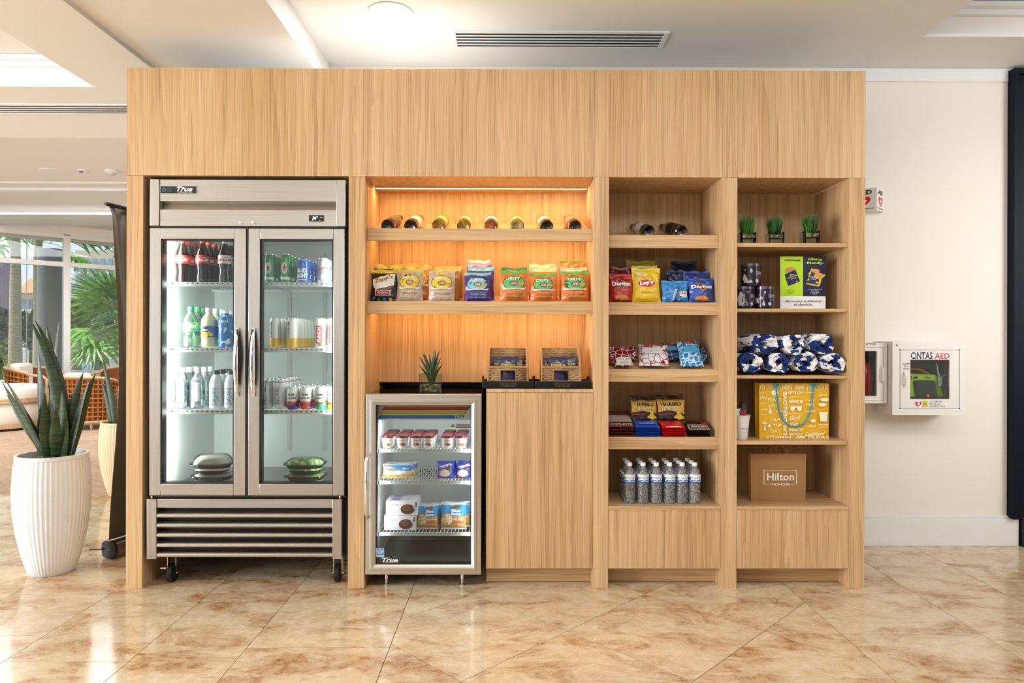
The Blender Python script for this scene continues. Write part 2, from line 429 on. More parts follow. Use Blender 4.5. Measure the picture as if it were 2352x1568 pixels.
# ================================================================ STRUCTURE
GROUT = col('8A6A48', .9)
fl = MB()
TX0, TX1, TY0, TY1 = -4.9, 3.95, -1.95, 2.14
fl.box(TX0, TX1, TY0, TY1, -.06, -.004, GROUT)
for a in ((-14, 7, -9.5, TY0), (-14, TX0, TY0, TY1), (TX1, 7, TY0, TY1)): fl.box(a[0], a[1], a[2], a[3], -.06, 0, TRAV)
floor = struct(fl.build('floor'))
G = .0016
def tile_poly(pts, me_cache={}):
    cx = sum(p[0] for p in pts)/len(pts); cy = sum(p[1] for p in pts)/len(pts)
    key = tuple((round(p[0]-cx, 4), round(p[1]-cy, 4)) for p in pts)
    if key not in me_cache:
        q = []
        n = len(key)
        for i in range(n):           # inset every edge by the joint
            a = Vector(key[i-1]); b = Vector(key[i]); c = Vector(key[(i+1) % n])
            e1 = (b-a).normalized(); e2 = (c-b).normalized()
            n1 = Vector((-e1.y, e1.x)); n2 = Vector((-e2.y, e2.x)); d = (n1+n2); d /= max(.2, 1+n1.dot(n2))
            q.append(b+d*G)
        vs = [(p.x, p.y, -.012) for p in q]+[(p.x, p.y, 0) for p in q]
        fs = [tuple(reversed(range(n))), tuple(range(n, 2*n))]+[(i, (i+1) % n, (i+1) % n+n, i+n) for i in range(n)]
        me = bpy.data.meshes.new('tile'); me.from_pydata(vs, [], fs); me.materials.append(TRAV); me.update(); me_cache[key] = me
    o = bpy.data.objects.new('tile', me_cache[key]); COL.objects.link(o); o.parent = floor; o.location = (cx, cy, 0)
cols = [(-4.9, -4.41, .1), (-4.41, -3.92, -.13), (-3.92, -3.43, .07), (-3.43, -2.94, -.1), (-2.94, -2.455, .05), (-2.455, -1.975, -.082),
        (-1.975, -1.486, .157), (-1.486, -1.069, .157), (-1.069, -.483, .277), (1.444, 2.05, -.07), (2.05, 2.5, .339), (2.5, 2.97, .1), (2.97, 3.45, -.1), (3.45, 3.95, .1)]
for x0, x1, off in cols:
    y = off-.475*6
    while y < TY1:
        a, b = max(y, TY0), min(y+.475, TY1 if x0 < -1.9 else .748); y += .475
        if b-a > .03: tile_poly([(x0, a), (x1, a), (x1, b), (x0, b)])
def clipx(pts, xc, keep):
    out = []
    for i in range(len(pts)):
        a, b = pts[i-1], pts[i]; ia, ib = keep*(a[0]-xc) >= 0, keep*(b[0]-xc) >= 0
        if ia != ib:
            t = (xc-a[0])/(b[0]-a[0]); out.append((xc, a[1]+t*(b[1]-a[1])))
        if ib: out.append(b)
    return out
for i in range(-4, 5):
    for j in range(-5, 4):
        if (i+j) % 2: continue
        cx, cy = .26+.43*i, -.075+.44*j
        p = [(cx, cy-.44), (cx+.43, cy), (cx, cy+.44), (cx-.43, cy)]
        p = clipx(clipx(p, -.483, 1), 1.444, -1)
        p = [(a, b) for k, (a, b) in enumerate(p) if abs(a-p[k-1][0])+abs(b-p[k-1][1]) > 1e-4]
        if len(p) > 2 and max(q[0] for q in p)-min(q[0] for q in p) > .03: tile_poly(p)
c = MB(); c.box(-14, -1.75, TY1, 12.4, -.06, .006, CARPET); struct(c.build('floor_carpet'))
# ceiling: a high field over the cabinet, a lower field at the left, both with coffers
ZR, ZL = 2.964, 2.785
ce = MB()
for b in ((-1.1, 2.3, -9.5, .9), (2.3, 7, .316, .9), (2.3, 7, -9.5, -3)): ce.box(*b, ZR, 3.6, CEILM)
ce.box(2.3, 7, -3, .316, ZR+.19, 3.6, CEILM)
for b in ((-2.0, -1.1, -9.5, 1.68, ZL+.018), (-2.48, -2.0, -9.5, 1.68, ZL), (-14, -2.48, .65, 1.68, ZL), (-14, -2.48, -9.5, -3, ZL)): ce.box(*b[:4], b[4], 3.6, CEILM)
ce.box(-14, -2.48, -3, .65, ZL+.175, 3.6, CEILM)
pl_ = [(-14, 1.68), (-1.6, 1.68), (-1.6, 15.0), (-14, 2.6)]
ce.add([(x, y, z) for z in (3.27, 3.6) for x, y in pl_], [(3, 2, 1, 0), (4, 5, 6, 7)]+[(i, (i+1) % 4, (i+1) % 4+4, i+4) for i in range(4)], CEILM)
ceiling = struct(ce.build('ceiling'))
def mould(x0, x1, y0, y1, z, name):     # stepped crown moulding round the inside of a coffer
    t = MB()
    for d, h0, h1 in ((.03, .115, .17), (.07, .145, .172), (.012, 0, .02)):
        for b in ((x0, x1, y1-d, y1), (x0, x1, y0, y0+d), (x0, x0+d, y0+d, y1-d), (x1-d, x1, y0+d, y1-d)): t.box(*b, z+h0, z+h1, TRIMM)
    struct(t.build(name))
mould(2.3, 6.0, -3, .316, ZR+.0, 'trim_1'); mould(-7, -2.48, -3, .65, ZL, 'trim_2')
t = MB(); t.box(-14, -1.75, 6.9, 7.9, 3.165, 3.27, TRIMM); t.box(-14, -1.75, 5.55, 5.7, 3.235, 3.27, TRIMM); t.box(-14, -1.75, 5.2, 5.27, 3.25, 3.27, TRIMM); struct(t.build('trim_3'))
XR = X(2313, .748)
wb = MB(); wb.box(-1.75, XR+.06, .748, .9, 0, ZR, WALLM); struct(wb.build('wall_back'))
wl = MB(); wl.box(-1.75, -1.6, .9, 14, 0, 3.6, WALLM); struct(wl.build('wall_lounge'))
wr = MB(); wr.box(6.2, 6.35, -9.5, 2.6, 0, 3.6, WALLM); struct(wr.build('wall_right'))
bb = MB(); bb.box(1.9, X(2341, .73), .728, .748, 0, Z(1189, .73, 2150), TRIMM); bb.box(1.9, X(2341, .73), .733, .748, Z(1189, .73, 2150), Z(1189, .73, 2150)+.012, TRIMM)
struct(bb.build('baseboard_back', bevel=.003))
cv = MB(); cv.box(1.9, XR, .738, .748, ZR-.085, ZR, TRIMM); struct(cv.build('trim_4', bevel=.01))
# navy framed window at the right end
NAVY = col('0A1020', .5, 0, .15)
wn = thing('window_1', 'x', 'window', (XR+.6, .75, 1.3)); del wn['category']; del wn['label']; struct(wn)
zt, zb, xe = Z(157, .70, 2330), Z(1192, .70, 2330), 6.1
for b in ((XR, XR+.035, zb, zt), (XR+.035, xe, zt-.035, zt)):
    m = MB(); m.box(b[0], b[1], .69, .76, b[2], b[3], NAVY); struct(m.build('outer_frame', wn, bevel=.002))
for b in ((XR+.038, XR+.082, zb+.003, zt-.038), (XR+.084, xe, zt-.085, zt-.038), (2.2+XR, 2.26+XR, zb, zt-.09)):
    m = MB(); m.box(b[0], b[1], .705, .76, b[2], b[3], NAVY); struct(m.build('inner_frame', wn, bevel=.002))
m = MB(); m.box(XR+.08, xe, .735, .743, 0.01, zt-.08, PANE); struct(m.build('pane', wn))
m = MB(); m.box(XR+.071, XR+.08, .70, .76, 0, zb, BLACK); struct(m.build('post', wn))
m = MB(); m.box(3.3, 6.2, 2.5, 2.6, 0, 3.0, col('8A705C', .7)); struct(m.build('wall_beyond'))
m = MB(); WF = plaster('taupe_paint', '8C8478'); m.box(-1.5, 6.2, -7.2, -7.0, 0, 3.0, WF); m.box(-14, -1.5, -7.2, -7.0, 0, .35, WF); struct(m.build('wall_light_block'))  # unseen wall added to cut frontal light, dark so it bounces less
# fascia window wall behind the camera (seen only in reflections)
m = MB()
for i in range(8): m.box(-8+i*2, -7.92+i*2, -9.1, -9.0, 0, 2.9, TRIMM)
m.box(-14, 6.2, -9.1, -9.0, 2.1, 2.17, TRIMM); m.box(-14, 6.2, -9.1, -9.0, 0, .12, TRIMM); struct(m.build('window_2'))
gm = MB(); gm.box(-60, 60, -70, -9.5, -.3, -.06, col('B9B2A6', .9)); struct(gm.build('ground_court'))

# ---------------------------------------------------------------- ceiling fixtures
c0 = P(897, 30, .0); d = (ZR-CAMZ)/(784-30)*F; cy = CAMY+d; cx = X(897, cy, 30)
dl = thing('recessed_downlight', 'round glowing recessed downlight in the ceiling left of the long air vent', 'ceiling light', (cx, cy, ZR))
m = MB(); m.lathe([(.115, -.001), (.115, -.006), (.098, -.008), (.095, 0)], WHITE, (cx, cy, ZR), 40, cap=False); m.build('trim_ring', dl)
m = MB(); m.lathe([(.0001, -.004), (.095, -.004), (.095, -.001)], col('FFF6E8', .5, emit=14), (cx, cy, ZR), 40, cap=False); m.build('lens', dl)
light('downlight_lamp', 'AREA', (cx, cy, ZR-.02), 7, (1, .98, .96), .18, direction=(0, 0, -1)).data.shape = 'DISK'
def vent(name, label, x0, x1, y0, y1, z, n):
    t = thing(name, label, 'air vent', ((x0+x1)/2, (y0+y1)/2, z))
    m = MB(); e = .012
    for b in ((x0, x1, y0, y0+e), (x0, x1, y1-e, y1), (x0, x0+e, y0+e, y1-e), (x1-e*2, x1, y0+e, y1-e)): m.box(*b, z-.006, z, TRIMM)
    m.build('frame', t); m = MB(); m.box(x0+e, x1-2*e, y0+e, y1-e, z-.0015, z-.0005, col('141412', .9)); m.build('duct_opening', t)
    h = (y1-y0-2*e)/n
    for i in range(n):
        yy = y0+e+h*i
        m = MB(); m.box(x0+e, x1-2*e, yy+h*.05, yy+h*.5, z-.0035, z-.0025, TRIMM); m.build('slat', t)
yv0, yv1 = CAMY+F*(ZR-CAMZ)/(784-70), CAMY+F*(ZR-CAMZ)/(784-108)
vent('ceiling_vent', 'long white slatted air vent in the ceiling above the cabinet', X(1040, yv0, 70), X(1539, yv0, 70), yv0, yv1, ZR, 5)
yv0, yv1 = CAMY+F*(ZL-CAMZ)/(784-243), CAMY+F*(ZL-CAMZ)/(784-265)
vent('ceiling_vent', 'long slot air vent in the ceiling at left, running behind the cabinet', -5.6, -2.2, yv0, yv1, ZL, 4)
ys = CAMY+F*(3.27-CAMZ)/(784-395); xs = X(257, ys, 395)
sm = thing('smoke_detector', 'small white smoke detector on the lounge ceiling', 'smoke detector', (xs, ys, 3.27))
m = MB(); m.lathe([(.075, 0), (.075, -.02), (.06, -.03)], WHITE, (xs, ys, 3.27), 28); m.build('base', sm)
m = MB(); m.lathe([(.035, -.03), (.035, -.05), (.02, -.06), (.0001, -.06)], col('D8D8D4', .5), (xs, ys, 3.27), 20); m.build('sensor', sm)
ys2 = CAMY+F*(3.27-CAMZ)/(784-395); x2 = X(190, ys2, 395)
m = MB(); m.lathe([(.06, 0), (.055, -.012), (.0001, -.014)], WHITE, (x2, ys2, 3.27), 24); m.lathe([(.02, -.014), (.015, -.03), (.0001, -.03)], col('777777', .4), (x2-.02, ys2, 3.27), 12)
tag(m.build('sprinkler_head', origin=(x2, ys2, 3.27)), 'small sprinkler head on the lounge ceiling beside the smoke detector', 'sprinkler')
x2 = X(118, ys2, 395)
m = MB(); m.lathe([(.12, 0), (.118, -.008), (.1, -.01), (.0001, -.01)], TRIMM, (x2, ys2, 3.27), 32)
tag(m.build('ceiling_speaker', origin=(x2, ys2, 3.27)), 'flat round white disc on the lounge ceiling, left of the sprinkler head', 'ceiling speaker')

# ================================================================ DISPLAY CABINET
CW0, CW1, CTOP, DEP = X(290, 0), X(1987, 0), Z(159, 0, 1140), .387
HB = Z(406, 0)                                # underside of the header
cab = thing('display_cabinet', 'tall light oak built-in cabinet wall with open bays', 'cabinet', ((CW0+CW1)/2, 0, 0))
def pan(name, x0, x1, y0, y1, z0, z1, mat=None, par=None, bev=.0008, label=None):
    m = MB(); m.box(x0, x1, y0, y1, z0, z1, mat or WOOD); return m.build(name, par if par is not None else cab, bevel=bev, label=label)
g = .0003
def xf(p): return X(p, 0)
pz = HB+.0006
for a, b in ((290, 833), (833, 1364), (1397, 1658), (1694, 1987)):
    pan('header_panel', xf(a)+g, xf(b)-g, 0, .02, pz, CTOP)
pan('header_panel', xf(1658)+g, xf(1694)-g, 0, .02, pz, CTOP)
pan('header_panel', xf(1364)+g, xf(1397)-g, 0, .02, pz, CTOP)
pan('top_board', CW0, CW1, .022, .745, CTOP-.03, CTOP-.002, col('ECEAE6', .8))
for a, b in ((290, 328), (800, 838), (1363, 1398), (1657, 1693), (1950, 1987)):
    deep = .745
    pan('post', xf(a), xf(b), 0, deep, 0, HB)
def ceilb(a, b, y1): pan('bay_ceiling', xf(a), xf(b), .021, y1, HB+.0005, HB+.02)
ceilb(328, 800, .74); ceilb(838, 1363, DEP); ceilb(1398, 1657, DEP); ceilb(1693, 1950, DEP)
zbk = Z(878, DEP)
pan('back_panel', xf(838), xf(1363), DEP, DEP+.018, zbk, HB+.02)
DKW = WOOD
pan('back_panel', xf(1398), xf(1657), DEP, DEP+.018, Z(1170, 0), HB+.02)
pan('back_panel', xf(1693), xf(1950), DEP, DEP+.018, Z(1170, 0), HB+.02)
pan('back_panel', xf(328), xf(800), .73, .745, 0, HB+.02)
YS = .05                                     # front of the sloping display shelves
SH = {}
def slope_shelf(key, bx0, bx1, ytop, ybot, rise, led=False):
    x0, x1 = xf(bx0)+.0005, xf(bx1)-.0005; zt, zb = Z(ytop, YS), Z(ybot, YS); zf = zt-.024
    sh = MB(); sh.box(x0, x1, YS, YS+.018, zb, zt, WOODH); s = sh.build('shelf', cab, bevel=.0008)
    b = MB(); L = DEP-YS-.019; th = .016
    vs = [(x, YS+.0185+yy, zf+rise*yy/L+dz) for dz in (-th, 0) for yy in (0, L) for x in (x0, x1)]
    b.add(vs, [(0, 2, 3, 1), (4, 5, 7, 6), (0, 1, 5, 4), (2, 6, 7, 3), (0, 4, 6, 2), (1, 3, 7, 5)], WOODH)
    b.build('sloping_board', s)
    ang = math.atan2(rise, L); SH[key] = (zf, ang)
    if led:
        m = MB(); m.box(x0+.005, x1-.005, .200, .215, zb+.053, zb+.059, col('FFC070', .5, emit=6)); m.build('led_strip', s)
        light('shelf_lamp', 'AREA', ((x0+x1)/2, .208, zb+.051), 2.2, (1, .60, .24), (x1-x0)*.95, .02, (0, .25, -1))
slope_shelf('b1', 838, 1363, 525, 553, .105, True)
slope_shelf('b2', 838, 1363, 692, 721, .075, True)
slope_shelf('c1', 1398, 1657, 538, 568, .085)
slope_shelf('c2', 1398, 1657, 693, 722, .085)
slope_shelf('c3', 1398, 1657, 847, 876, .1)
slope_shelf('c4', 1398, 1657, 1003, 1031, .085)
def onslope(key, s, up=0):                  # y, z of a point s metres up the sloping board
    zf, a = SH[key]; return YS+.0185+s*cos(a)-up*sin(a), zf+s*sin(a)+up*cos(a)
ZF = {}
for k, yt, yb in (('d1', 556, 565), ('d2', 707, 714), ('d3', 861, 868), ('d4', 1011, 1020)):
    ZF[k] = Z(yt, .012); pan('shelf', xf(1693)+.0005, xf(1950)-.0005, .012, DEP-.001, Z(yb, .012), ZF[k], WOODH)
# LED channel in the ceiling of the lit bay
m = MB(); m.box(xf(838)+.01, xf(1363)-.01, .222, .236, HB-.008, HB+.0, col('FFD9A0', .5, emit=22)); m.build('led_strip', cab, label='warm glowing light strip')
m = MB()
for y in (.212, .237): m.box(xf(838)+.005, xf(1363)-.005, y, y+.009, HB-.011, HB, WOODH)
m.build('led_channel', cab)
light('bay_lamp', 'AREA', ((xf(838)+xf(1363))/2, .229, HB-.012), 2.8, (1, .60, .24), 1.12, .03, (0, .25, -1))

# base cabinets
def base_cab(label, a, b, ytop, split, mid=None):
    x0, x1, zt, zb = xf(a)+.0006, xf(b)-.0006, Z(ytop, 0), Z(1305, 0)
    t = thing('base_cabinet', label, 'cabinet', ((x0+x1)/2, .1, 0), 'oak base cabinets')
    m = MB(); m.box(x0, x1, .0215, .70 if ytop < 1000 else DEP+.02, zb, zt-.0185, WOOD); m.build('carcass', t)
    m = MB(); m.box(x0, x1, .0, .70 if ytop < 1000 else DEP-.001, zt-.018, zt, WOODH if ytop > 1000 else WOOD); m.build('top_board', t, bevel=.0008)
    zz = zt-.0195
    xs = [x0]+[xf(s) for s in split]+[x1]
    for i in range(len(xs)-1):
        m = MB(); m.box(xs[i]+.0006, xs[i+1]-.0006, 0, .02, zb, zz, WOOD); m.build('door', t, bevel=.0008)
    m = MB(); m.box(x0, x1, .10, .118, .002, Z(1306, .1)+.02, WOODH); m.build('kick_board', t)
    return zt
ZB = base_cab('tall single-door oak base cabinet between the small fridge and the snack bay', 1117, 1363, 893, [])
ZC = base_cab('low two-door oak base cabinet under the water bottles', 1398, 1657, 1162, [1527])
ZD = base_cab('low oak base cabinet under the brown paper bag', 1693, 1950, 1162, [])

# ================================================================ TALL GLASS DOOR REFRIGERATOR
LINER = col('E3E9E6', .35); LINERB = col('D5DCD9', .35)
fr = thing('display_refrigerator', 'tall stainless steel refrigerator with two glass doors', 'refrigerator', (X(567, 0), .35, 0))
FX0, FX1 = xf(343), xf(793); Zt, Zm, Zl = Z(412, 0, 567), Z(519, 0, 567), Z(1141, 0, 567)
ZG = Z(1283, 0, 567)
m = MB(); SD = col('17181A', .35, .3)
m.box(FX0, FX0+.035, .052, .72, ZG, Zt, SD); m.box(FX1-.03, FX1+.004, .052, .72, ZG, Zt, SD)
m.box(FX0+.035, FX1-.03, .052, .72, Zm+.0, Zt, SD); m.box(FX0+.035, FX1-.03, .052, .70, ZG+.01, Zl+.01, SD); m.box(FX0+.035, FX1-.03, .68, .72, Zl+.01, Zm, SD)
m.build('cabinet_body', fr)
IX0, IX1, IZ0, IZ1, IY = FX0+.036, FX1-.031, Zl+.03, Zm-.005, .66
m = MB()
m.box(IX0, IX0+.012, .056, IY, IZ0, IZ1, LINER); m.box(IX1-.012, IX1, .056, IY, IZ0, IZ1, LINER)
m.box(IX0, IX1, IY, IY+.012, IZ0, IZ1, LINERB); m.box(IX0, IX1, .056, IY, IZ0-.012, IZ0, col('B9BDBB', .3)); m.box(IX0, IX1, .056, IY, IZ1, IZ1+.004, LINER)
for x in (IX0+.25, (IX0+IX1)/2, IX1-.25): m.box(x-.012, x+.012, IY-.006, IY, IZ0+.1, IZ1-.05, col('C4CBC8', .4))
m.box((IX0+IX1)/2-.02, (IX0+IX1)/2+.02, .056, .09, IZ0, IZ1, LINER)
m.build('liner', fr)
m = MB(); m.box(IX0+.013, IX0+.03, .058, .085, IZ0+.03, IZ1-.03, col('F4FBFF', .4, emit=2)); m.build('light_tube', fr, label='bright white light tube')
m = MB(); m.box(IX1-.03, IX1-.013, .058, .085, IZ0+.03, IZ1-.03, col('F4FBFF', .4, emit=1)); m.build('light_tube', fr, label='bright white light tube')
light('fridge_lamp', 'AREA', (IX0+.05, .09, (IZ0+IZ1)/2), 5, (.93, 1, .98), .05, 1.3, (.5, .85, 0))
light('fridge_lamp', 'AREA', (IX1-.05, .09, (IZ0+IZ1)/2), 2.4, (.93, 1, .98), .05, 1.3, (-.5, .85, 0))
# header
hd = MB(); x1, x2 = xf(365), xf(771)
hd.box(x1+.001, x2-.001, .004, .05, Z(462, 0, 567), Zt, STEEL)
hd.add([(x1+.001, .004, Z(462, 0, 567)), (x2-.001, .004, Z(462, 0, 567)), (x2-.001, .045, Z(463, 0, 567)), (x1+.001, .045, Z(463, 0, 567)), (x1+.001, .03, Z(481, 0, 567)), (x2-.001, .03, Z(481, 0, 567))], [(0, 1, 2, 3), (3, 2, 5, 4)], STEEL)
hd.box(x1+.001, x2-.001, .004, .05, Zm, Z(481, 0, 567), STEEL)
hd = hd.build('header_panel', fr, bevel=.0015)
for a, b in ((FX0, x1-.0005), (x2+.0005, FX1)):
    m = MB(); m.box(a, b, .0, .05, Zm, Zt, STEELV); m.build('side_trim', fr, bevel=.002)
u0, u1, v0, v1 = X(367, 0), X(452, 0), Z(445, 0, 400), Z(427, 0, 400); W_, H_ = u1-u0, v1-v0
m = MB(); m.box(u0, u1, -.002, .004, v0, v1, CHROME)
art(m, flatS(u0, -.002, v0), [('R', .002, .002, W_-.002, H_-.002, '141A20'), ('O', .021, .019, .008, .008, .002, '5AB0E0'), ('R', .034, .008, .062, .031, '22302E'),
    ('T', 'True', .125, .024, .085, .024, 'F4F4F4', 0, .5, .03), ('R', .085, .0305, .125, .0335, 'F4F4F4'), ('T', 'REFRIGERATION', .13, .0075, .07, .006, 'DDDDDD')])
m.build('brand_badge', fr)
u0, u1, v0, v1 = X(709, 0), X(743, 0), Z(508, 0, 720), Z(494, 0, 720)
m = MB(); m.box(u0, u1, -.001, .005, v0, v1, BLACKG); H_ = v1-v0; W_ = u1-u0
art(m, flatS(u0, -.001, v0), [('T', '36°', W_*.42, H_*.55, .026, .017, col('E8ECFF', .5, emit=1.5), 0, .1, .03), ('T', 'true', W_*.84, H_*.62, .017, .007, 'DDDDDD', 0, .3), ('R', W_*.2, .003, W_*.3, .005, 'DDDDDD'), ('R', W_*.7, .003, W_*.78, .005, 'DDDDDD')])
m.build('temperature_display', fr)
for px in (553.5, 581.5):
    p = P(px, 510, 0); m = MB(); R = Matrix.Rotation(pi/2, 3, 'X')
    m.lathe([(.009, -.004), (.009, .004), (.007, .006)], CHROME, (p.x, .003, p.z), 18, R); m.box(p.x-.001, p.x+.001, -.0035, -.0028, p.z-.004, p.z+.004, BLACK); m.build('lock', fr)
def door(side, a, b, ga, gb, hpx):
    x0, x1, z0, z1 = xf(a), xf(b), Z(1138, 0, 567), Z(524, 0, 567)
    gx0, gx1, gz0, gz1 = X(ga, 0), X(gb, 0), Z(1111, 0, 567), Z(549, 0, 567)
    m = MB()
    for q in ((x0, gx0, z0, z1), (gx1, x1, z0, z1)): m.box(q[0], q[1], 0, .045, q[2], q[3], STEELV)
    for q in ((gx0, gx1, gz1, z1), (gx0, gx1, z0, gz0)): m.box(q[0], q[1], 0, .045, q[2], q[3], STEEL)
    d = m.build('door', fr, bevel=.0025)
    m = MB(); e = .006
    for q in ((gx0, gx0+e, gz0, gz1), (gx1-e, gx1, gz0, gz1), (gx0, gx1, gz1-e, gz1), (gx0, gx1, gz0, gz0+e)): m.box(q[0], q[1], .004, .05, q[2], q[3], BLACK)
    m.build('gasket', d)
    m = MB(); m.add([(gx0+e, .012, gz0+e), (gx1-e, .012, gz0+e), (gx1-e, .012, gz1-e), (gx0+e, .012, gz1-e)], [(0, 1, 2, 3)], PANE); m.build('glass_pane', d)
    hx_, ha, hb = xf(hpx), Z(908, 0, 567), Z(753, 0, 567); L = hb-ha
    m = MB(); n = 14
    for i in range(n): pass
    def S(u, v):                       # bowed lens-shaped grip
        wv = .005+.009*sin(pi*min(1, max(0, v)))**.7; zz = ha+L*v
        a2 = (u-.5)*pi
        return (hx_+wv*sin(a2)*1.0, -.006-.034*sin(pi*v)**.6*(cos(a2)*.5+.5)-.004, zz)
    m.grid(S, 8, 24, CHROME); 
    m.box(hx_-.007, hx_+.007, -.012, .0, ha-.004, ha+.02, CHROME); m.box(hx_-.006, hx_+.006, -.012, .0, hb-.02, hb+.002, CHROME)
    h = m.build('handle', d, bevel=.0015)
    m = MB(); sg = 1 if side == 'l' else -1
    pts = [(hx_+sg*(.004+.016*sin(pi*t)), ha+L*(.16+.82*t)) for t in [i/14 for i in range(15)]]+[(hx_+sg*(.002-.002*sin(pi*t)), ha+L*(.98-.82*t)) for t in [i/14 for i in range(15)]]
    m.prism(pts if sg < 0 else pts[::-1], -.026, -.0005, BLACK); m.build('grip_recess', d)
door('l', 343, 564, 369, 537, 547); door('r', 570, 791, 596, 765, 584)
m = MB(); m.box(xf(564), xf(570), .004, .05, Zl, Zm, BLACK); m.box(FX0, FX1, .006, .05, Zm-.008, Zm-.001, BLACK); m.box(FX0, FX1, .006, .05, Zl-.004, Zl+.006, BLACK); m.build('door_seal', fr)
for px in (349, 781): p = P(px, 1141, 0); m = MB(); m.lathe([(.005, -.006), (.005, .006)], col('D8C07A', .3, 1), (p.x, .0, p.z), 10); m.build('hinge_pin', fr)
# lower grille
gx0, gx1 = xf(338.5), xf(786); a, b = xf(361), xf(765)
for q in ((gx0, a), (b, gx1)): m = MB(); m.box(q[0], q[1], -.004, .05, ZG, Z(1146, 0, 567), STEELV); m.build('side_trim', fr, bevel=.002)
m = MB(); m.box(a+.001, b-.001, 0, .05, Z(1166, 0, 567), Z(1146, 0, 567), STEEL); m.build('grille_top', fr, bevel=.002)
m = MB(); m.box(a, b, .045, .051, ZG+.01, Z(1165, 0, 567), BLACK); m.build('grille_backing', fr)
for yy in (1182.5, 1205, 1227.5, 1250.5, 1273):
    z = Z(yy, 0, 567); m = MB(); n = 10
    prof = [(-.002+.040*(1-cos(t)), z-.010+.024*sin(t)) for t in [pi/2*i/n for i in range(n+1)]]
    prof = [(.0, z-.0125), (-.004, z-.006), (-.002, z+.001), (.006, z+.007), (.018, z+.013), (.034, z+.016), (.04, z+.014), (.02, z-.002), (.012, z-.0125)]
    k = len(prof); vs = [(x, p[0], p[1]) for x in (a+.001, b-.001) for p in prof]
    m.add(vs, [tuple(range(k)), tuple(reversed(range(k, 2*k)))]+[(i, i+k, (i+1) % k+k, (i+1) % k) for i in range(k)], STEEL); m.build('louvre', fr, sharp=50)
for x, y in ((xf(376), .1), (xf(767), .1), (xf(376), .6), (xf(767), .6)):
    m = MB(); m.box(x-.028, x+.028, y-.03, y+.03, ZG-.006, ZG+.012, CHROME)
    for s in (-1, 1): m.box(x+s*.022-.0015, x+s*.022+.0015, y-.012, y+.014, .045, ZG-.004, CHROME)
    m.tube([(x-.03, y, .047), (x+.03, y, .047)], .005, CHROME); c_ = m.build('caster', fr)
    m = MB(); m.lathe([(.034, -.016), (.046, -.012), (.048, 0), (.046, .012), (.034, .016)], RUBBER, (x, y, .048), 24, Matrix.Rotation(pi/2, 3, 'Y')); m.build('wheel', c_)
    if x < -1 and y < .3:
        m = MB(); m.box(x-.05, x-.022, y-.03, y-.024, .075, .083, CHROME); m.build('brake_lever', c_)
# wire shelves
FS = {}
for k, yy in (('f1', 648), ('f2', 799), ('f3', 941)):
    z = Z(yy, .1, 567); FS[k] = z
    for x0, x1 in ((IX0+.02, (IX0+IX1)/2-.022), ((IX0+IX1)/2+.022, IX1-.02)):
        m = MB(); SW = col('E9ECEA', .3)
        m.box(x0, x1, .095, .10, z-.022, z, SW); m.box(x0, x1, .60, .606, z-.012, z, SW)
        n = 18
        for i in range(n+1):
            x = x0+(x1-x0)*i/n; m.box(x-.0016, x+.0016, .10, .60, z-.0035, z, SW)
        for i in range(16): m.box(x0+.01+(x1-x0-.03)*i/15, x0+.018+(x1-x0-.03)*i/15, .0935, .095, z-.010, z-.005, col('4A5250', .6))
        m.build('wire_shelf', fr)
m = MB(); m.box(IX0+.02, IX1-.02, .1, .64, IZ0, IZ0+.006, col('3A3D3C', .15, .2)); m.build('floor_tray', fr)
FS['f4'] = IZ0+.006

# ================================================================ SMALL GLASS DOOR FRIDGE
sf = thing('countertop_refrigerator', 'small glass-door refrigerator with a striped band inside its top', 'refrigerator', (X(973, 0), .3, 0))
SY = -.006
def sx(p): return X(p, SY)
def sz(p): return Z(p, SY, 973)
sx0, sx1, st, sb = sx(840), sx(1106), sz(905), sz(1320)
m = MB(); T_ = .03
bx0, bx1 = sx0+.004, sx1-.004
for q in ((bx0, bx0+T_), (bx1-T_, bx1)): m.box(q[0], q[1], .045, .66, sb+.01, st-.012, SD)
m.box(bx0, bx1, .045, .66, st-.06, st-.006, SD); m.box(bx0, bx1, .045, .66, sb+.01, sb+.03, SD); m.box(bx0, bx1, .63, .66, sb+.01, st-.01, SD)
m.build('cabinet_body', sf)
m = MB(); m.box(bx0-.002, bx1+.002, .04, .665, st-.006, st+.0, col('2A1A10', .06, .0, .9)); m.build('top_sheet', sf, bevel=.001)
m = MB(); m.box(bx0, bx1, .60, .64, st, st+.018, BLACK); m.build('rear_gap_shade', sf)  # black strip painting in the shade of the gap below the back panel
WL = col('F2F4F3', .35)
jx0, jx1, jz0, jz1, jy = bx0+T_+.001, bx1-T_-.001, sz(1296), sz(930), .56
m = MB()
for q in ((jx0, jx0+.01), (jx1-.01, jx1)): m.box(q[0], q[1], .05, jy, jz0, jz1, WL)
m.box(jx0, jx1, jy, jy+.01, jz0, jz1, WL); m.box(jx0, jx1, .05, jy, jz1, jz1+.005, WL); m.box(jx0, jx1, .05, jy, jz0-.005, jz0, col('55595A', .15, .6))
zz = sz(1222); m.box(jx0+.01, jx1-.01, jy-.03, jy, jz0, Z(1180, .5), col('8D928E', .2, .6)); m.box(jx0+.01, jx1-.01, .40, .41, jz0, Z(1262, .4), col('7A7F7B', .2, .7))
for i in range(9):
    for j in range(8):
        p = P(965+i*5.3, 1072+j*5.2, jy-.002); m.box(p.x-.0035, p.x+.0035, jy-.002, jy-.001, p.z-.0035, p.z+.0035, col('555B60', .8))
m.build('liner', sf)
hp = MB(); a0, a1 = jx0, jx1; ya, yb = .048, .075; za, zb_ = sz(929), sz(968)
hp.add([(a0, ya, za), (a1, ya, za), (a1, yb, zb_), (a0, yb, zb_), (a0, yb+.05, zb_), (a1, yb+.05, zb_)], [(3, 2, 1, 0), (2, 3, 4, 5)], WHITEG)
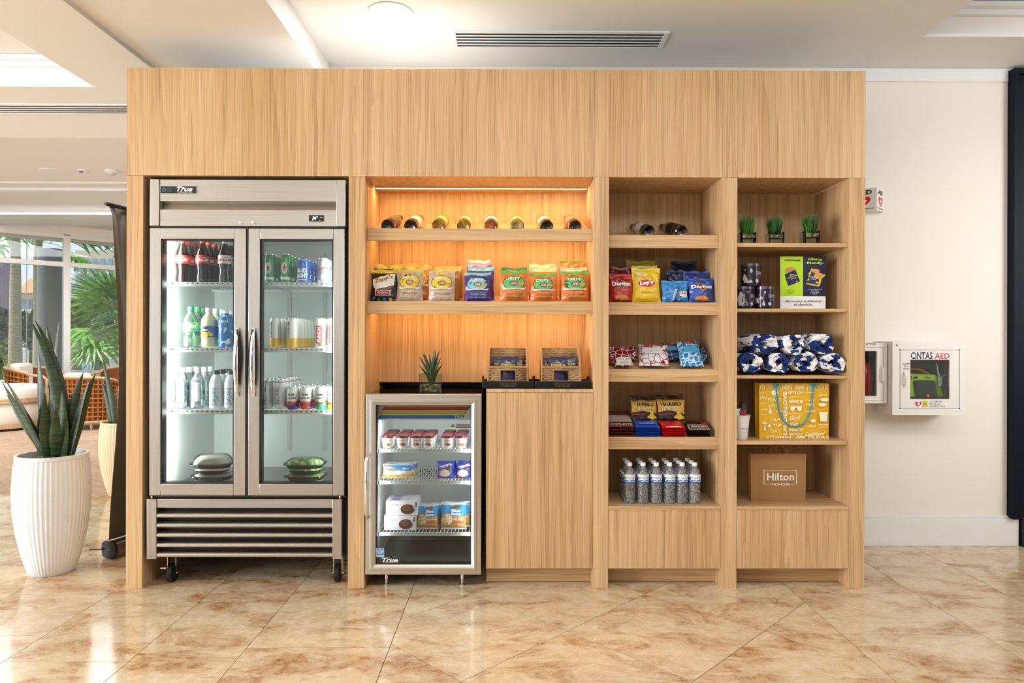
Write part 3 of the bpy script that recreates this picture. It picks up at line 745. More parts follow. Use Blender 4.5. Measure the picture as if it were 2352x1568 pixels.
def HS(u, v, off=0):      # u, v in photo pixels on the tilted header
    p = P(u, v, .05); t = (za-p.z)/(za-zb_); return (p.x, ya+(yb-ya)*t-.0008-off, p.z)
art(hp, HS, [('P', [(877, 941.5), (1075, 941.5), (1081, 934), (881, 934)], 'C4281E'), ('P', [(869, 952), (1068, 952), (1074, 943.5), (875, 943.5)], 'E2C62A'),
             ('P', [(865, 962), (1062, 962), (1068, 954), (871, 954)], '2479B8'), ('T', 'True', 1053, 958, 20, -7, 'FFFFFF', 0, -.4, .02)])
hp.build('striped_header', sf, label='white header with red, yellow and blue stripes')
m = MB(); m.box(jx0+.02, jx1-.02, .1, .13, sz(968)+.004, sz(968)+.012, col('F6FBFF', .4, emit=4)); m.build('light_tube', sf)
light('fridge_lamp', 'AREA', ((jx0+jx1)/2, .14, sz(970)), .7, (.95, 1, .99), .42, .05, (0, .3, -1))
light('fridge_lamp', 'AREA', (jx0+.03, .085, (jz0+jz1)/2), .5, (.95, 1, .99), .02, .6, (.6, .7, 0))
light('fridge_lamp', 'AREA', (jx1-.03, .085, (jz0+jz1)/2), .5, (.95, 1, .99), .02, .6, (-.6, .7, 0))
# door
gx0, gx1, gz0, gz1 = sx(863), sx(1083), sz(1297), sz(930)
m = MB()
ALU = steelmat('satin_aluminium', True, 'DAD6D0', .3)
for k, (o0, y0) in enumerate(((0, 0), (.006, -.004), (.026, -.002), (.038, .008))):
    pass
rings = [(0, .04), (0, .004), (.004, 0), (.022, 0), (.026, -.006), (.036, -.006), (.046, .004), (1, .006), (1, .04)]
def rect(t): return (sx0+(gx0-sx0)*t[0], sx1+(gx1-sx1)*t[0], sb+(gz0-sb)*t[0], st+(gz1-st)*t[0])
vs = []; W0 = gx0-sx0
for d_, y in rings:
    f = min(1, d_/W0) if d_ < 1 else 1
    x_0, x_1, z_0, z_1 = rect((f,)); vs += [(x_0, SY+y, z_0), (x_1, SY+y, z_0), (x_1, SY+y, z_1), (x_0, SY+y, z_1)]
fs = [(4*i+j, 4*i+(j+1) % 4, 4*(i+1)+(j+1) % 4, 4*(i+1)+j) for i in range(len(rings)-1) for j in range(4)]
m.add(vs, fs, ALU); dr = m.build('door', sf, sharp=25)
m = MB(); e = .004
for q in ((gx0, gx0+e, gz0, gz1), (gx1-e, gx1, gz0, gz1), (gx0, gx1, gz0, gz0+e)): m.box(q[0], q[1], .012, .04, q[2], q[3], BLACK)
m.build('gasket', dr)
m = MB(); m.add([(gx0, .006, gz0), (gx1, .006, gz0), (gx1, .006, gz1), (gx0, .006, gz1)], [(0, 1, 2, 3)], PANE); m.build('glass_pane', dr)
m = MB(); a, b = sz(1190), sz(1042)
m.tube([(sx(845.5), SY-.003, a), (sx(845.5), SY-.03, a+.03), (sx(845.5), SY-.034, (a+b)/2), (sx(845.5), SY-.03, b-.03), (sx(845.5), SY-.003, b)], [.008, .010, .010, .010, .008], CHROME, 10); m.build('handle', dr)
m = MB(); u0, v0 = sx(864.5), sz(1280)
art(m, flatS(u0, .0045, v0), [('R', 0, 0, .04, .043, 'F4F8FC'), ('R', .002, .002, .038, .041, '2E8CCB'), ('O', .02, .027, .014, .01, .003, 'F4F8FC'), ('T', 'energy', .02, .024, .026, .009, 'FFFFFF', 0, .2), ('R', .004, .004, .036, .010, 'CFE6F6')])
m.build('energy_sticker', dr, label='square blue and white energy sticker')
m = MB(); art(m, flatS(sx(896), .004, sz(1287)), [('T', 'True', 0, 0, .085, .024, 'E8E8E8', 0, .5, .03), ('R', -.045, .009, 0.0, .0115, 'E8E8E8'), ('R', -.035, -.0115, .045, -.0095, 'E8E8E8')]); m.build('maker_lettering', dr)
m = MB(); art(m, flatS(sx(1034), .0105, sz(981)), [('P', [(0, 0), (.026, 0), (.013, .017)], 'D8E020'), ('T', '!', .013, .006, .003, .009, '222222'), ('R', .03, -.004, .108, .016, 'F4F4F2'), ('T', 'DO NOT UNPLUG', .068, .012, .07, .003, '888888'), ('T', 'FOOD ONLY INSIDE', .068, .006, .07, .003, '888888'), ('R', .03, -.005, .108, -.0015, 'C43A30')])
m.build('warning_sticker', dr)
for px, y in ((889, .05), (1063, .05), (889, .55), (1063, .55)):
    x = X(px, y); m = MB(); m.lathe([(.012, 0), (.012, .006), (.006, .009), (.006, .03), (.009, .032), (.009, sb+.012)], CHROME, (x, y, 0), 14); m.build('foot', sf)
MS = {}
for k, yy, dp in (('m1', 1031, .40), ('m2', 1104, .40), ('m3', 1222, .40)):
    z = Z(yy, .1, 973); MS[k] = z; m = MB()
    m.box(jx0+.011, jx1-.011, .10, .104, z-.018, z, WL); m.box(jx0+.011, jx1-.011, .50, .505, z-.01, z, WL)
    for i in range(27):
        x = jx0+.013+(jx1-jx0-.026)*i/26; m.box(x-.0014, x+.0014, .104, .50, z-.003, z, WL)
        m.box(x+.003, x+.009, .0985, .1, z-.008, z-.003, col('9AA0A0', .6))
    m.build('wire_shelf', sf)
# ================================================================ PRODUCTS
def wrap(S, w_, h_): return lambda u, v, off=0: S(u*w_, v*h_, off)
def bag(name, label, cat, w_, h_, d_, mat, arts=(), band=None, seed=0, group=None, pw=2.2, wr=1.5, bandmat=None, seal=True, flat=False):
    rd = random.Random(seed); ph = [rd.uniform(0, 6.28) for _ in range(8)]
    def env(t):
        a = min(1, max(0, t)/.14)**.6; b = min(1, max(0, (.94-t)/.42))**.7
        if flat: a = min(1, max(0, t-.06)/.16)**.6; b = min(1, max(0, (.94-t)/.16))**.6
        return a*b
    def S(u, v, off=0, sgn=-1):
        s = max(-1, min(1, 2*u/w_)); t = v/h_
        e = max(0, 1-abs(s)**pw)**.8
        D = d_/2*e*env(t)
        edge = (abs(s)**2*.8+max(0, t-.6)*1.6+max(0, .2-t)*2)
        D += wr*.0022*edge*(sin(9*s+ph[0]+5*t)+sin(17*s*t+ph[1])+.7*sin(23*t+ph[2]+4*s))*e*(1 if .03 < t < .95 else .2)
        cr_ = mnoise.fractal(Vector((u*38+seed, v*38, sgn+seed*.7)), .9, 2.1, 3)
        D += wr*(.0012+.0042*min(1, edge))*cr_*min(1, e*2.5)*(1 if t < .92 else .3)
        if t > .93: D = .0008+wr*.002*sin(6*s+ph[3])
        x = u*(1-.06*sin(pi*min(1, max(0, t)))-(.015*sin(8*t+ph[4]))*abs(s))
        z = v+(h_*.012*sin(5*s+ph[5]) if t > .9 else 0)-h_*.02*(1-s*s)*(0 if t < .5 else (t-.5)*2)
        y = (-max(D, .0008)-off) if sgn < 0 else max(D, .0008)
        if t > .93: y = -D-off if sgn < 0 else -D+.0016
        return (x, y, z)
    mb = MB(); nu, nv = (22, 32) if wr > .65 else (12, 16); tb = band[0] if band else 2
    jt = int(round(nv*.94)) if seal else nv
    bm_ = MB()
    for sgn in (-1, 1):
        for part, j0, j1 in (('b', 0, jt), ('s', jt, nv)):
            if j0 == j1: continue
            tgt = mb if part == 'b' else bm_
            for j in range(j0, j1):
                t0, t1 = j/nv, (j+1)/nv
                m_ = band[1] if (band and t0+.01 >= tb) else mat
                tgt.grid(lambda a, b: S((a-.5)*w_, (t0+(t1-t0)*b)*h_, 0, sgn), nu, 1, m_, flip=sgn > 0)
    # weld rows
    def weld(q):
        key = {}; mp = []; nv_ = []
        for v in q.v:
            k = (round(v[0], 5), round(v[1], 5), round(v[2], 5))
            if k not in key: key[k] = len(nv_); nv_.append(v)
            mp.append(key[k])
        q.v = nv_; fs = []; mi = []
        for f, m_ in zip(q.f, q.mi):
            g_ = []
            for i in f:
                if not g_ or mp[i] != g_[-1]: g_.append(mp[i])
            if g_[0] == g_[-1]: g_ = g_[:-1]
            if len(set(g_)) >= 3: fs.append(tuple(g_)); mi.append(m_)
        q.f = fs; q.mi = mi
    weld(mb); o = mb.build(name, sharp=70); tag(o, label, cat, group)
    if bm_.f: weld(bm_); bm_.build('top_seal', o, sharp=60)
    if arts:
        a = MB(); art(a, wrap(S, w_, h_), arts, .0026, .0004); a.build('printed_front', o, sharp=70)
    return o
def place(o, px, Y, z, rx=0, rz=0, ry=0):
    o.location = (X(px, Y), Y, z); o.rotation_euler = (radians(rx), radians(ry), radians(rz)); return o
def standbag(name, label, cat, pl, pr, pt, key, s, d_, mat, arts=(), lean=8, yaw=0, up=.0, flat0=None, **kw):
    if isinstance(key, str):
        Y, z = onslope(key, s)
        z += .012+up
    else: Y, z = s, key+up
    w_ = X(pr, Y)-X(pl, Y); h_ = (Z(pt, Y)-z)/cos(radians(lean))
    o = bag(name, label, cat, w_*1.04, h_, d_, mat, arts, **kw)
    return place(o, (pl+pr)/2, Y, z, -lean, yaw)
def F_(h, r=.32): return col(h, r, 0, .5, 0, .25)
def dirty(ov, ink, rib='F2EBDD', t1=(), tc='2E7A3A'):
    a = [('E', 0, .60, .40, .235, ink), ('E', 0, .60, .375, .22, ov), ('E', .02, .575, .17, .085, '7A4A22'), ('E', .26, .57, .12, .045, 'D8A84A'), ('T', 'DIRTY', -.02, .74, .5, .09, rib, 0, 0, .03),
         ('T', 'DEEP', .02, .60, .2, .04, 'F2EBDD', 0, 0, .02), ('T', 'FRIED', .02, .55, .24, .04, 'F2EBDD', 0, 0, .02),
         ('P', [(-.38, .38), (.38, .38), (.44, .45), (.3, .425), (-.3, .425), (-.44, .45)], rib), ('T', 'KETTLE COOKED', 0, .40, .5, .025, '5A4A3A')]
    for i, l in enumerate(t1): a.append(('T', l, .03, .24-.11*i, .6, .055, tc, 0, 0, .02))
    return a
# ---- lit bay, lower display shelf: chip bags
GR = 'chip bags on the lit shelf'
def put2(label, pl, pr, pt, mat, arts, s=.04, d_=.048, lean=7, yaw=0, **kw):
    return standbag('chip_bag', label, 'chips', pl, pr, pt, 'b2', s, d_, mat, arts, lean, yaw, group=GR, **kw)
zap = [('P', [(-.42, .68), (.3, .86), (.46, .84), (.44, .50), (.1, .42), (-.30, .36), (-.42, .5)], 'F4F1EA'), ('T', "Zapp's", .02, .68, .74, .17, 'D9B23A', 14, .2, .04), ('T', "Zapp's", .01, .685, .72, .16, '5A4310', 14, .2, 0.0),
       ('R', -.3, .18, .3, .34, 'F4F1EA'), ('R', -.27, .195, .27, .325, '8E1420'), ('T', 'VOODOO', 0, .26, .44, .06, 'F4D9D0', 0, 0, .02),
       ('E', -.35, .1, .07, .04, '2A62C8'), ('E', -.15, .06, .07, .04, '3AA64A'), ('E', .08, .07, .08, .04, '2A8AD8'), ('E', .3, .07, .08, .04, 'D8C02A'), ('E', -.38, .88, .06, .03, '3AA64A'), ('E', -.1, .9, .06, .03, 'D8C02A'), ('E', .25, .4, .05, .03, 'C83028')]
put2('black and yellow chip bag with white script at the far left', 851, 909, 618, F_('17130F'), zap, band=(.86, F_('E8C63A')), seed=1)
put2('yellow-topped black chip bag behind the leftmost black bag', 858, 924, 606, F_('17130F'), (), s=.115, band=(.86, F_('E8C63A')), seed=2)
put2('tan chip bag with yellow oval, standing next to the black bag', 911, 970, 617, F_('C3AE96'), dirty('E8CC3A', '6A5A1A', t1=('KETTLE CHIPS',), tc='8A6A1A'), band=(.9, F_('E2C84A')), seed=3)
put2('gold chip bag behind the tan bag that stands next to the black bag', 928, 990, 610, F_('C98A3C'), dirty('E8CC3A', '6A5A1A'), s=.115, band=(.9, F_('E8C45A')), seed=4)
put2('tallest gold chip bag at the back, second column from the left', 928, 986, 602, F_('D9A24E'), dirty('E8CC3A', '6A5A1A'), s=.19, seed=5, lean=4)
put2('tan chip bag with yellow oval, just left of the middle gap', 984, 1044, 620, F_('C3AE96'), dirty('E8CC3A', '6A5A1A', t1=('KETTLE CHIPS',), tc='8A6A1A'), band=(.9, F_('D9BE62')), seed=6)
put2('gold chip bag behind the tan bag left of the gap', 996, 1056, 614, F_('B9803A'), (), s=.115, band=(.9, F_('E2C060')), seed=7)
put2('rearmost gold chip bag in the column left of the gap', 1000, 1062, 610, F_('BE8438'), (), s=.18, band=(.9, F_('E2C060')), seed=8, lean=3)
pa = dirty('7CC8D8', '1E4A5A', t1=('Artfully Crafted.', 'Proudly Fueled.'), tc='6AC0D0')
put2('purple chip bag with light blue oval, front of the purple column', 1066, 1127, 625, F_('4A2A78'), pa, band=(.9, F_('7CCAC8')), seed=9)
put2('purple chip bag second in the purple column, teal and pink top', 1074, 1134, 611, F_('5A3480'), (), s=.11, band=(.86, F_('9AD0D0')), seed=10)
put2('purple chip bag third in the purple column', 1072, 1128, 603, F_('5A3480'), (), s=.165, band=(.9, F_('C8A0C0')), seed=11, lean=5)
put2('rearmost and highest purple chip bag in the purple column', 1076, 1125, 596, F_('6A3A88'), (), s=.235, band=(.9, F_('C8D8DC')), seed=12, lean=2)
og = dirty('5FB56A', '1E5A34', t1=('SOUR CREAM', 'NATURAL TASTE'), tc='2E7A3A')
for k, (pl, pr, pt, lb) in enumerate(((1148, 1212, 620, 'first orange chip bag with green oval, right of the purple column'), (1218, 1277, 626, 'middle orange chip bag with green oval in the front row'), (1289, 1352, 622, 'rightmost orange chip bag with green oval in the front row'))):
    put2(lb, pl, pr, pt, F_('E0762A'), og, band=(.9, F_('58B84A')), seed=20+k)
put2('orange chip bag behind the first of the orange bags, only its green top showing', 1152, 1210, 613, F_('E0762A'), (), s=.11, band=(.9, F_('3E8A3A')), seed=24)
put2('orange chip bag behind the middle front orange bag', 1216, 1279, 613, F_('E0862E'), (), s=.11, band=(.88, F_('CFE0A0')), seed=25)
put2('rearmost orange chip bag in the middle orange column', 1216, 1276, 605, F_('E0862E'), (), s=.17, band=(.88, F_('E8E0A0')), seed=26, lean=4)
put2('orange chip bag directly behind the rightmost front one', 1287, 1349, 612, F_('E0862E'), (), s=.11, band=(.88, F_('C8D8B0')), seed=27)
put2('highest orange chip bag, at the back of the right-hand column', 1285, 1342, 597, F_('DE8A38'), dirty('E8D890', '5A5A1A'), s=.18, band=(.92, F_('8AA04A')), seed=28, lean=3)

# ---- wine bottles lying on the sloping shelves, bases to the front
def wine(label, glass, foil, lab, group, r=.034, capc=None):
    m = MB(); R = Matrix.Rotation(-pi/2, 3, 'X')
    prof = [(.0001, .012), (r*.6, .006), (r*.85, 0), (r, .006), (r, .19), (r*.9, .205), (r*.45, .235), (.0145, .25), (.0145, .29)]
    m.lathe(prof, glass, (0, 0, r), 28, R, cap=True); o = tag(m.build('wine_bottle'), label, 'wine bottle', group)
    m = MB(); m.lathe([(.0152, .252), (.0152, .294), (.013, .297), (.0001, .297)], foil, (0, 0, r), 20, R); m.build('foil_capsule', o)
    m = MB(); m.lathe([(r+.0008, .05), (r+.0008, .15)], lab, (0, 0, r), 28, R, cap=False)
    for q in (.056, .142): m.lathe([(r+.0012, q), (r+.0012, q+.003)], col('8A7A5A', .5), (0, 0, r), 28, R, cap=False)
    m.build('label', o); return o
DG = col('0C0A08', .06, 0, .8, 0, .6); YG = clearp('yellow_wine_glass', 'EDC95E', .75, 30); RG = clearp('pink_wine_glass', 'F0A070', .75, 30); CG = clearp('pale_wine_glass', 'E6DC96', .7, 30)
GW = 'wine bottles on the lit shelf'
ws = [(890, DG, '7A5A40', -5, 'dark wine bottle with tan label, leftmost on the lit top shelf'), (943, DG, 'F0E6DC', -4, 'dark wine bottle with cream label, second from the left end of the top shelf'), (1006, YG, 'E8C860', -3, 'yellow wine bottle with yellow label, third from left on the top shelf'),
      (1064, YG, 'F0D090', -1, 'yellow wine bottle with pale gold label, left of the orange-pink one'), (1127, RG, 'F8F0EA', 0, 'orange-pink wine bottle with a white label on the top shelf'), (1188, CG, 'E0CE70', 1, 'clear pale wine bottle right of the orange-pink one'),
      (1255, DG, 'E6E4E0', 3, 'dark wine bottle with white label, second from the right end'), (1320, DG, 'C89070', 5, 'dark wine bottle with pinkish tan label, at the right end of the lit shelf')]
for px, gl, lb, yaw, lab in ws:
    o = wine(lab, gl, col('2A1A14', .3) if gl is DG else col('D8B050', .3), col(lb, .5), GW)
    Y, z = onslope('b1', .01); o.location = (X(px, Y), Y, z+.003); o.rotation_euler = (SH['b1'][1], 0, radians(yaw))
for px, yaw, lb, lab in ((1488, 7, 'E0DCD8', 'black wine bottle with white neck band, left of the two in the dark bay'), (1564, 9, '141210', 'all-black wine bottle, right of the two in the dark bay')):
    o = wine(lab, DG, col('2A1410', .3), col(lb, .5), 'wine bottles in the dark bay')
    Y, z = onslope('c1', .03); o.location = (X(px, Y), Y, z+.006); o.rotation_euler = (SH['c1'][1]*cos(radians(yaw)), SH['c1'][1]*sin(radians(yaw))*.5, radians(yaw))

# ---- dark bay, chips shelf
GD = 'chip bags in the dark bay'
def putc(name, label, pl, pr, pt, mat, arts=(), s=.04, d_=.05, lean=8, yaw=0, **kw):
    return standbag(name, label, 'chips', pl, pr, pt, 'c2', s, d_, mat, arts, lean, yaw, group=GD, **kw)
dor = lambda tri: [('P', [(-.25, .86), (.34, .66), (.0, .42)], tri), ('P', [(-.17, .80), (.24, .66), (.0, .49)], '141414'), ('T', 'Doritos', 0, .64, .84, .16, 'FFFFFF', 0, 0, .05), ('T', 'Doritos', 0, .64, .84, .16, 'F4F4F4', 0, 0, .02),
       ('P', [(-.3, .1), (.3, .06), (.26, .2), (-.02, .27), (-.28, .22)], 'D9772A'), ('P', [(-.1, .04), (.24, .12), (.1, .23)], 'E89A3A')]
putc('chip_bag', 'red chip bag with orange chips pictured, left end of the dark bay', 1401, 1453, 627, F_('B01E18'), dor('D04030'), seed=31)
putc('chip_bag', 'dark red chip bag behind the red one', 1402, 1450, 611, F_('701410'), (), s=.12, seed=32)
lay = [('E', 0, .54, .33, .13, 'F4E8A0'), ('E', 0, .54, .31, .115, 'C8201C'), ('T', "Lay's", 0, .55, .5, .15, 'FFFFFF', 6, .15, .05), ('T', 'Classic', .0, .28, .44, .06, '9A7A10', 0, .1), ('E', -.2, .82, .17, .08, 'F6E0A0'), ('E', -.05, .80, .13, .07, 'F2D070')]
putc('chip_bag', 'bright yellow chip bag in front, beside the red one', 1453, 1516, 613, F_('EFC81E'), lay, yaw=0, seed=33)
putc('chip_bag', 'yellow chip bag second in its column', 1453, 1511, 607, F_('D8B41C'), (), s=.10, seed=34, band=(.9, F_('C8C02E')))
putc('chip_bag', 'rearmost yellow chip bag with the highest top edge', 1440, 1505, 596, F_('D8B41C'), (), s=.175, seed=35, band=(.9, F_('C8C02E')), lean=5)
chex = [('P', [(-.12, .02), (.0, .02), (.16, .72), (.05, .72)], '1A4E96'), ('T', 'TRADITIONAL', -.06, .33, .62, .09, 'F4F4F8', 74, 0, .02), ('R', .14, .28, .47, .50, 'F4F4F4'), ('T', 'Chex', .3, .43, .3, .10, 'C8281E', 0, 0, .04), ('T', 'Mix', .32, .28, .22, .14, 'F4F6FA', 0, 0, .05),
        ('E', .1, .12, .05, .05, 'D8A060'), ('E', -.34, .6, .06, .03, '1A4E96'), ('O', -.3, .3, .1, .12, .02, '1A5EAE')]
putc('snack_pouch', 'light blue snack mix pouch, shortest on the chips shelf', 1521, 1580, 643, F_('2E86CC'), chex, d_=.05, seed=36, band=(.93, F_('3E96D8')))
dob = [x if x[0] != 'P' else x for x in dor('E07A2A')]
putc('chip_bag', 'blue chip bag with orange triangle at the right end', 1583, 1639, 637, F_('1C4CA8'), dob, seed=37)
putc('chip_bag', 'blue chip bag leaning behind the right-end blue one', 1571, 1627, 620, F_('1A3E90'), [('P', [(-.1, .8), (.3, .72), (.08, .6)], 'E07A2A'), ('P', [(-.03, .77), (.2, .72), (.07, .65)], '141414')], s=.11, seed=38)
putc('chip_bag', 'dark navy chip bag at the back between pouch and blue bags', 1543, 1600, 598, F_('101C48'), (), s=.19, d_=.07, seed=39, lean=4)
putc('chip_bag', 'dark navy chip bag standing behind the light blue pouch', 1532, 1568, 618, F_('142454'), (), s=.115, d_=.05, seed=40, lean=4)

# ---- dark bay, nut packets lying back
WLN = vor_lines('white_packet_red_lines', 'EDEBEA', '9A1E2C', 30, .03); RLN = vor_lines('red_packet_white_lines', '8A1420', 'E8E0E0', 30, .04); BLN = vor_lines('blue_packet_white_lines', '1E86CC', 'D8ECF6', 34, .07); NLN = vor_lines('navy_packet_blue_lines', '14294E', '6AA0C8', 30, .04)
def putn(label, pl, pr, pt, mat, arts, s, lean=48, yaw=0, d_=.045, seed=0):
    Y, z = onslope('c3', s); w_ = X(pr, Y)-X(pl, Y); h_ = max(.08, (Z(pt, Y)-z-.01)/cos(radians(lean))*.93)
    o = bag('nut_packet', label, 'snack packet', w_*1.02, min(h_, .2), d_, mat, arts, seed=seed, group='nut packets in the dark bay', pw=5, flat=True, wr=.7, seal=False)
    return place(o, (pl+pr)/2, Y, z+.022, -lean, yaw)
na = lambda a, b: [('R', -.3, .74, .3, .93, 'B81E28'), ('E', .0, .85, .1, .05, 'F4F4F4'), ('T', 'nuts', 0, .78, .3, .03, 'F4F4F4'), ('R', -.3, .38, .3, .62, a), ('T', b, 0, .5, .4, .05, '8A9AA8')]
putn('red and white line-patterned nut packet at the left', 1413, 1455, 797, RLN, [('R', -.42, .03, .42, .3, 'E6E2DE'), ('T', 'TRAIL MIX', 0, .2, .6, .07, '8A7A6A'), ('T', 'CRUNCHY', 0, .1, .5, .05, '8A7A6A')], .05, yaw=3, seed=41)
putn('dark red packet mostly hidden at the left wall of the dark bay', 1400, 1412, 797, RLN, (), .1, seed=42)
putn('red patterned packet just behind the left red and white one', 1444, 1464, 800, RLN, (), .16, seed=43)
putn('white nut packet with thin red lines, lying back', 1468, 1536, 793, WLN, na('E4E8EC', 'ALMONDS'), .055, yaw=-10, d_=.06, seed=44)
putn('dark navy nut packet behind, left of the bright blue one', 1530, 1566, 790, NLN, na('6AB0D8', 'SEA SALT'), .15, seed=45)
putn('bright blue nut packet with red crest in front', 1564, 1617, 783, BLN, na('4AB4E0', 'CASHEW'), .05, yaw=-3, d_=.06, seed=46)
putn('dark navy nut packet at the right, behind the bright blue one', 1610, 1628, 797, NLN, (), .12, seed=47)

# ---- dark bay, candy shelf
def stack(name, lab, cat, px, wpx, n, s0, L, th, mat, arts, group, key='c4', yaw=0, stepx=0, seed=50):
    zf, a = SH[key]; first = None
    for k in range(n):
        up = .006+th*(k+.5)
        Y, z = onslope(key, s0, up); w_ = X(px+wpx/2, Y)-X(px-wpx/2, Y)
        lb = lab[0] if k == n-1 else lab[1]+', '+['lowest', 'second from bottom', 'third from bottom', 'fourth from bottom', 'fifth from bottom', 'sixth from bottom'][k]
        if first is None or k == n-1:
            o = bag(name, lb, cat, w_, L, th*.82, mat, arts if k == n-1 else (), seed=seed+k, group=group, pw=6, flat=True, wr=.15); first = o
        else: o = dup(first, label=lb)
        o.location = (X(px, Y)+stepx*k, Y, z); o.rotation_euler = (-(pi/2-a), 0, radians(yaw+(k % 3-1)*1.5))
PR = F_('5C1E18'); 
stack('popcorn_pouch', ('topmost brown popcorn pouch of the pile at the left of the candy shelf', 'brown popcorn pouch in the left pile'), 'snack packet', 1429, 58, 4, .03, .24, .017, F_('7A3A30'), [('R', -.5, .22, .5, .62, 'B8A49C'), ('T', 'POPS-RITE', 0, .11, .9, .1, 'C8B0A4', 0, 0, .03)], 'popcorn pouches piled at the left')
p0 = P(1431, 992, .046)
stack('candy_packet', ('topmost blue candy packet of the blue pile', 'blue candy packet within the blue pile'), 'candy', 1491, 56, 7, .02, .105, .0095, F_('1E4EB8', .22), [('R', -.4, .3, .4, .6, '2A62D0'), ('T', 'cookies', 0, .45, .6, .15, 'F4F4F4', 0, .1)], 'blue candy packets in a pile', yaw=-1, stepx=-.001)
stack('candy_packet', ('topmost bright red candy packet with white oval', 'red candy packet under the topmost red one'), 'candy', 1551, 55, 5, .015, .105, .0135, F_('D01418', .25), [('E', -.0, .07, .34, .055, 'F4F4F4'), ('T', 'KitKat', 0, .065, .5, .07, 'C01418', 0, .2, .05)], 'red candy packets in a pile', yaw=3, stepx=-.001)
stack('chocolate_bar', ('topmost brown and red chocolate bar at the right of the candy shelf', 'brown chocolate bar below the topmost one at the right'), 'candy', 1609, 54, 4, .03, .15, .011, F_('3A1E16', .25), [('R', -.46, .08, .46, .5, 'C8B8B0'), ('R', -.4, .14, .4, .44, '4A2218'), ('T', 'SNICKERS', 0, .29, .7, .16, 'F0F0F4', 0, .2, .04), ('R', .2, .5, .46, .8, 'A81E20')], 'chocolate bars piled at the right')
hb = [('R', -.5, .04, .5, .5, '2A1208'), ('P', [(-.5, .42), (-.1, .5), (.5, .36), (.5, .9), (-.5, .9)], 'DDB43A'), ('T', 'HARIBO', 0, .78, .78, .17, '14100C', 0, 0, .05), ('T', 'Goldbears', 0, .56, .76, .11, 'F4F0E0', 0, .1, .05), ('T', 'Goldbears', 0, .56, .76, .11, '3A2A1A', 0, .1, .0),
      ('E', .28, .24, .12, .13, 'E2C02E'), ('E', .28, .40, .08, .08, 'E2C02E'), ('E', .14, .22, .05, .06, 'E2C02E'), ('E', .42, .2, .05, .06, 'E2C02E'), ('R', -.4, .16, .0, .3, '1A0C08'), ('P', [(-.5, .3), (.05, .34), (.05, .37), (-.5, .34)], 'C8281E')]
for px0, px1, pt, yaw, lb in ((1450, 1511, 917, 4, 'gold gummy candy bag, left of the two standing'), (1510, 1574, 915, -3, 'gold gummy candy bag, right of the two standing')):
    Y, z = onslope('c4', .13); z0 = Z(969, Y); w_ = X(px1, Y)-X(px0, Y)
    o = bag('gummy_candy_bag', lb, 'candy', w_, Z(pt, Y)-z0, .035, F_('C8982E'), hb, seed=px0, group='gummy candy bags', band=(.95, F_('2A1A10'))); place(o, (px0+px1)/2, Y-.004, z0+.001, -9, yaw)
    o = bag('gummy_candy_bag', lb.replace('gold gummy candy bag', 'dark-edged gummy candy bag hidden behind').replace('two standing', 'two front ones'), 'candy', w_, Z(pt, Y)-z0+.012, .035, F_('5A3A18'), (), seed=px0+5, group='gummy candy bags'); place(o, (px0+px1)/2-3, Y+.05, z0+.012, -6, yaw)
bx = MB(); Yb, zb_ = onslope('c4', .13); bx.box(X(1462, Yb), X(1572, Yb), Yb-.015, Yb+.05, zb_+.017, Z(969, Yb), F_('3A2418', .6)); 
tag(bx.build('display_tray', origin=(X(1512, Yb), Yb, zb_+.012)), 'low dark tray under the gummy candy bags', 'tray')

# ---- water bottles
def vessel(name, label, cat, prof, mat, group=None, n=24, cap=None, lab=None, extra=None):
    m = MB(); m.lathe(prof, mat, n=n); o = tag(m.build(name, sharp=50), label, cat, group)
    if cap: m = MB(); m.lathe(cap[0], cap[1], n=18); m.build(cap[2] if len(cap) > 2 else 'cap', o)
    if lab:
        r, z0, z1, lm, items = lab; m = MB(); m.lathe([(r, z0), (r, z1)], lm, n=n, cap=False)
        art(m, lambda u, v, off=0: cylS(r)(u*r*pi, z0+v*(z1-z0), off), items, .0005, .0004); m.build('label', o)
    if extra: m = MB(); m.lathe(extra[1], extra[2], n=n); m.build(extra[0], o)
    return o
prof = [(.018, .003), (.030, 0), (.0325, .008)]
for i in range(7):
    z = .014+i*.0135; prof += [(.0325, z), (.0305, z+.006)]
prof += [(.0325, .108), (.0322, .150), (.031, .158), (.024, .176), (.0135, .188), (.0125, .2)]
wb_ = vessel('water_bottle', 'x', 'water bottle', prof, PET, n=24, cap=([(.0145, .192), (.0145, .208), (.013, .210), (.0001, .210)], col('F2F6FA', .3)),
             lab=(.0331, .108, .152, col('EFF4F8', .4), [('R', -1, 0, 1, .14, '1E5AA8'), ('R', -1, .14, 1, .62, '2E6CB8'), ('T', 'niagara', .02, .46, .62, .36, 'FFFFFF', 0, .15, .05), ('E', -.34, .3, .05, .13, 'E8D060'), ('R', -.2, .17, .3, .23, 'FFFFFF'), ('R', -1, .62, 1, .66, '8AB4DC')]))
wk = Kit(wb_)
order = ['at the left end', 'second from the left', 'third from the left', 'third from the right', 'second from the right', 'at the right end']
rows = ['front row', 'middle row', 'back row']
for r in range(3):
    for i, px in enumerate((1446.5, 1477.5, 1508, 1538.5, 1567.5, 1596)):
        Y = .075+.069*r; x = X(px, .075)+[-.001, .001, 0, -.001, .001, .001][(i+r*2) % 6]*(r > 0)
        wk.put((x, Y, ZC+.001), (0, 0, radians([-6, 4, -3, 8, -5, 3][i]+r*5)), 'clear water bottle with blue label, %s, %s' % (rows[r], order[i]), 'water bottles', (.925, .925, 1))

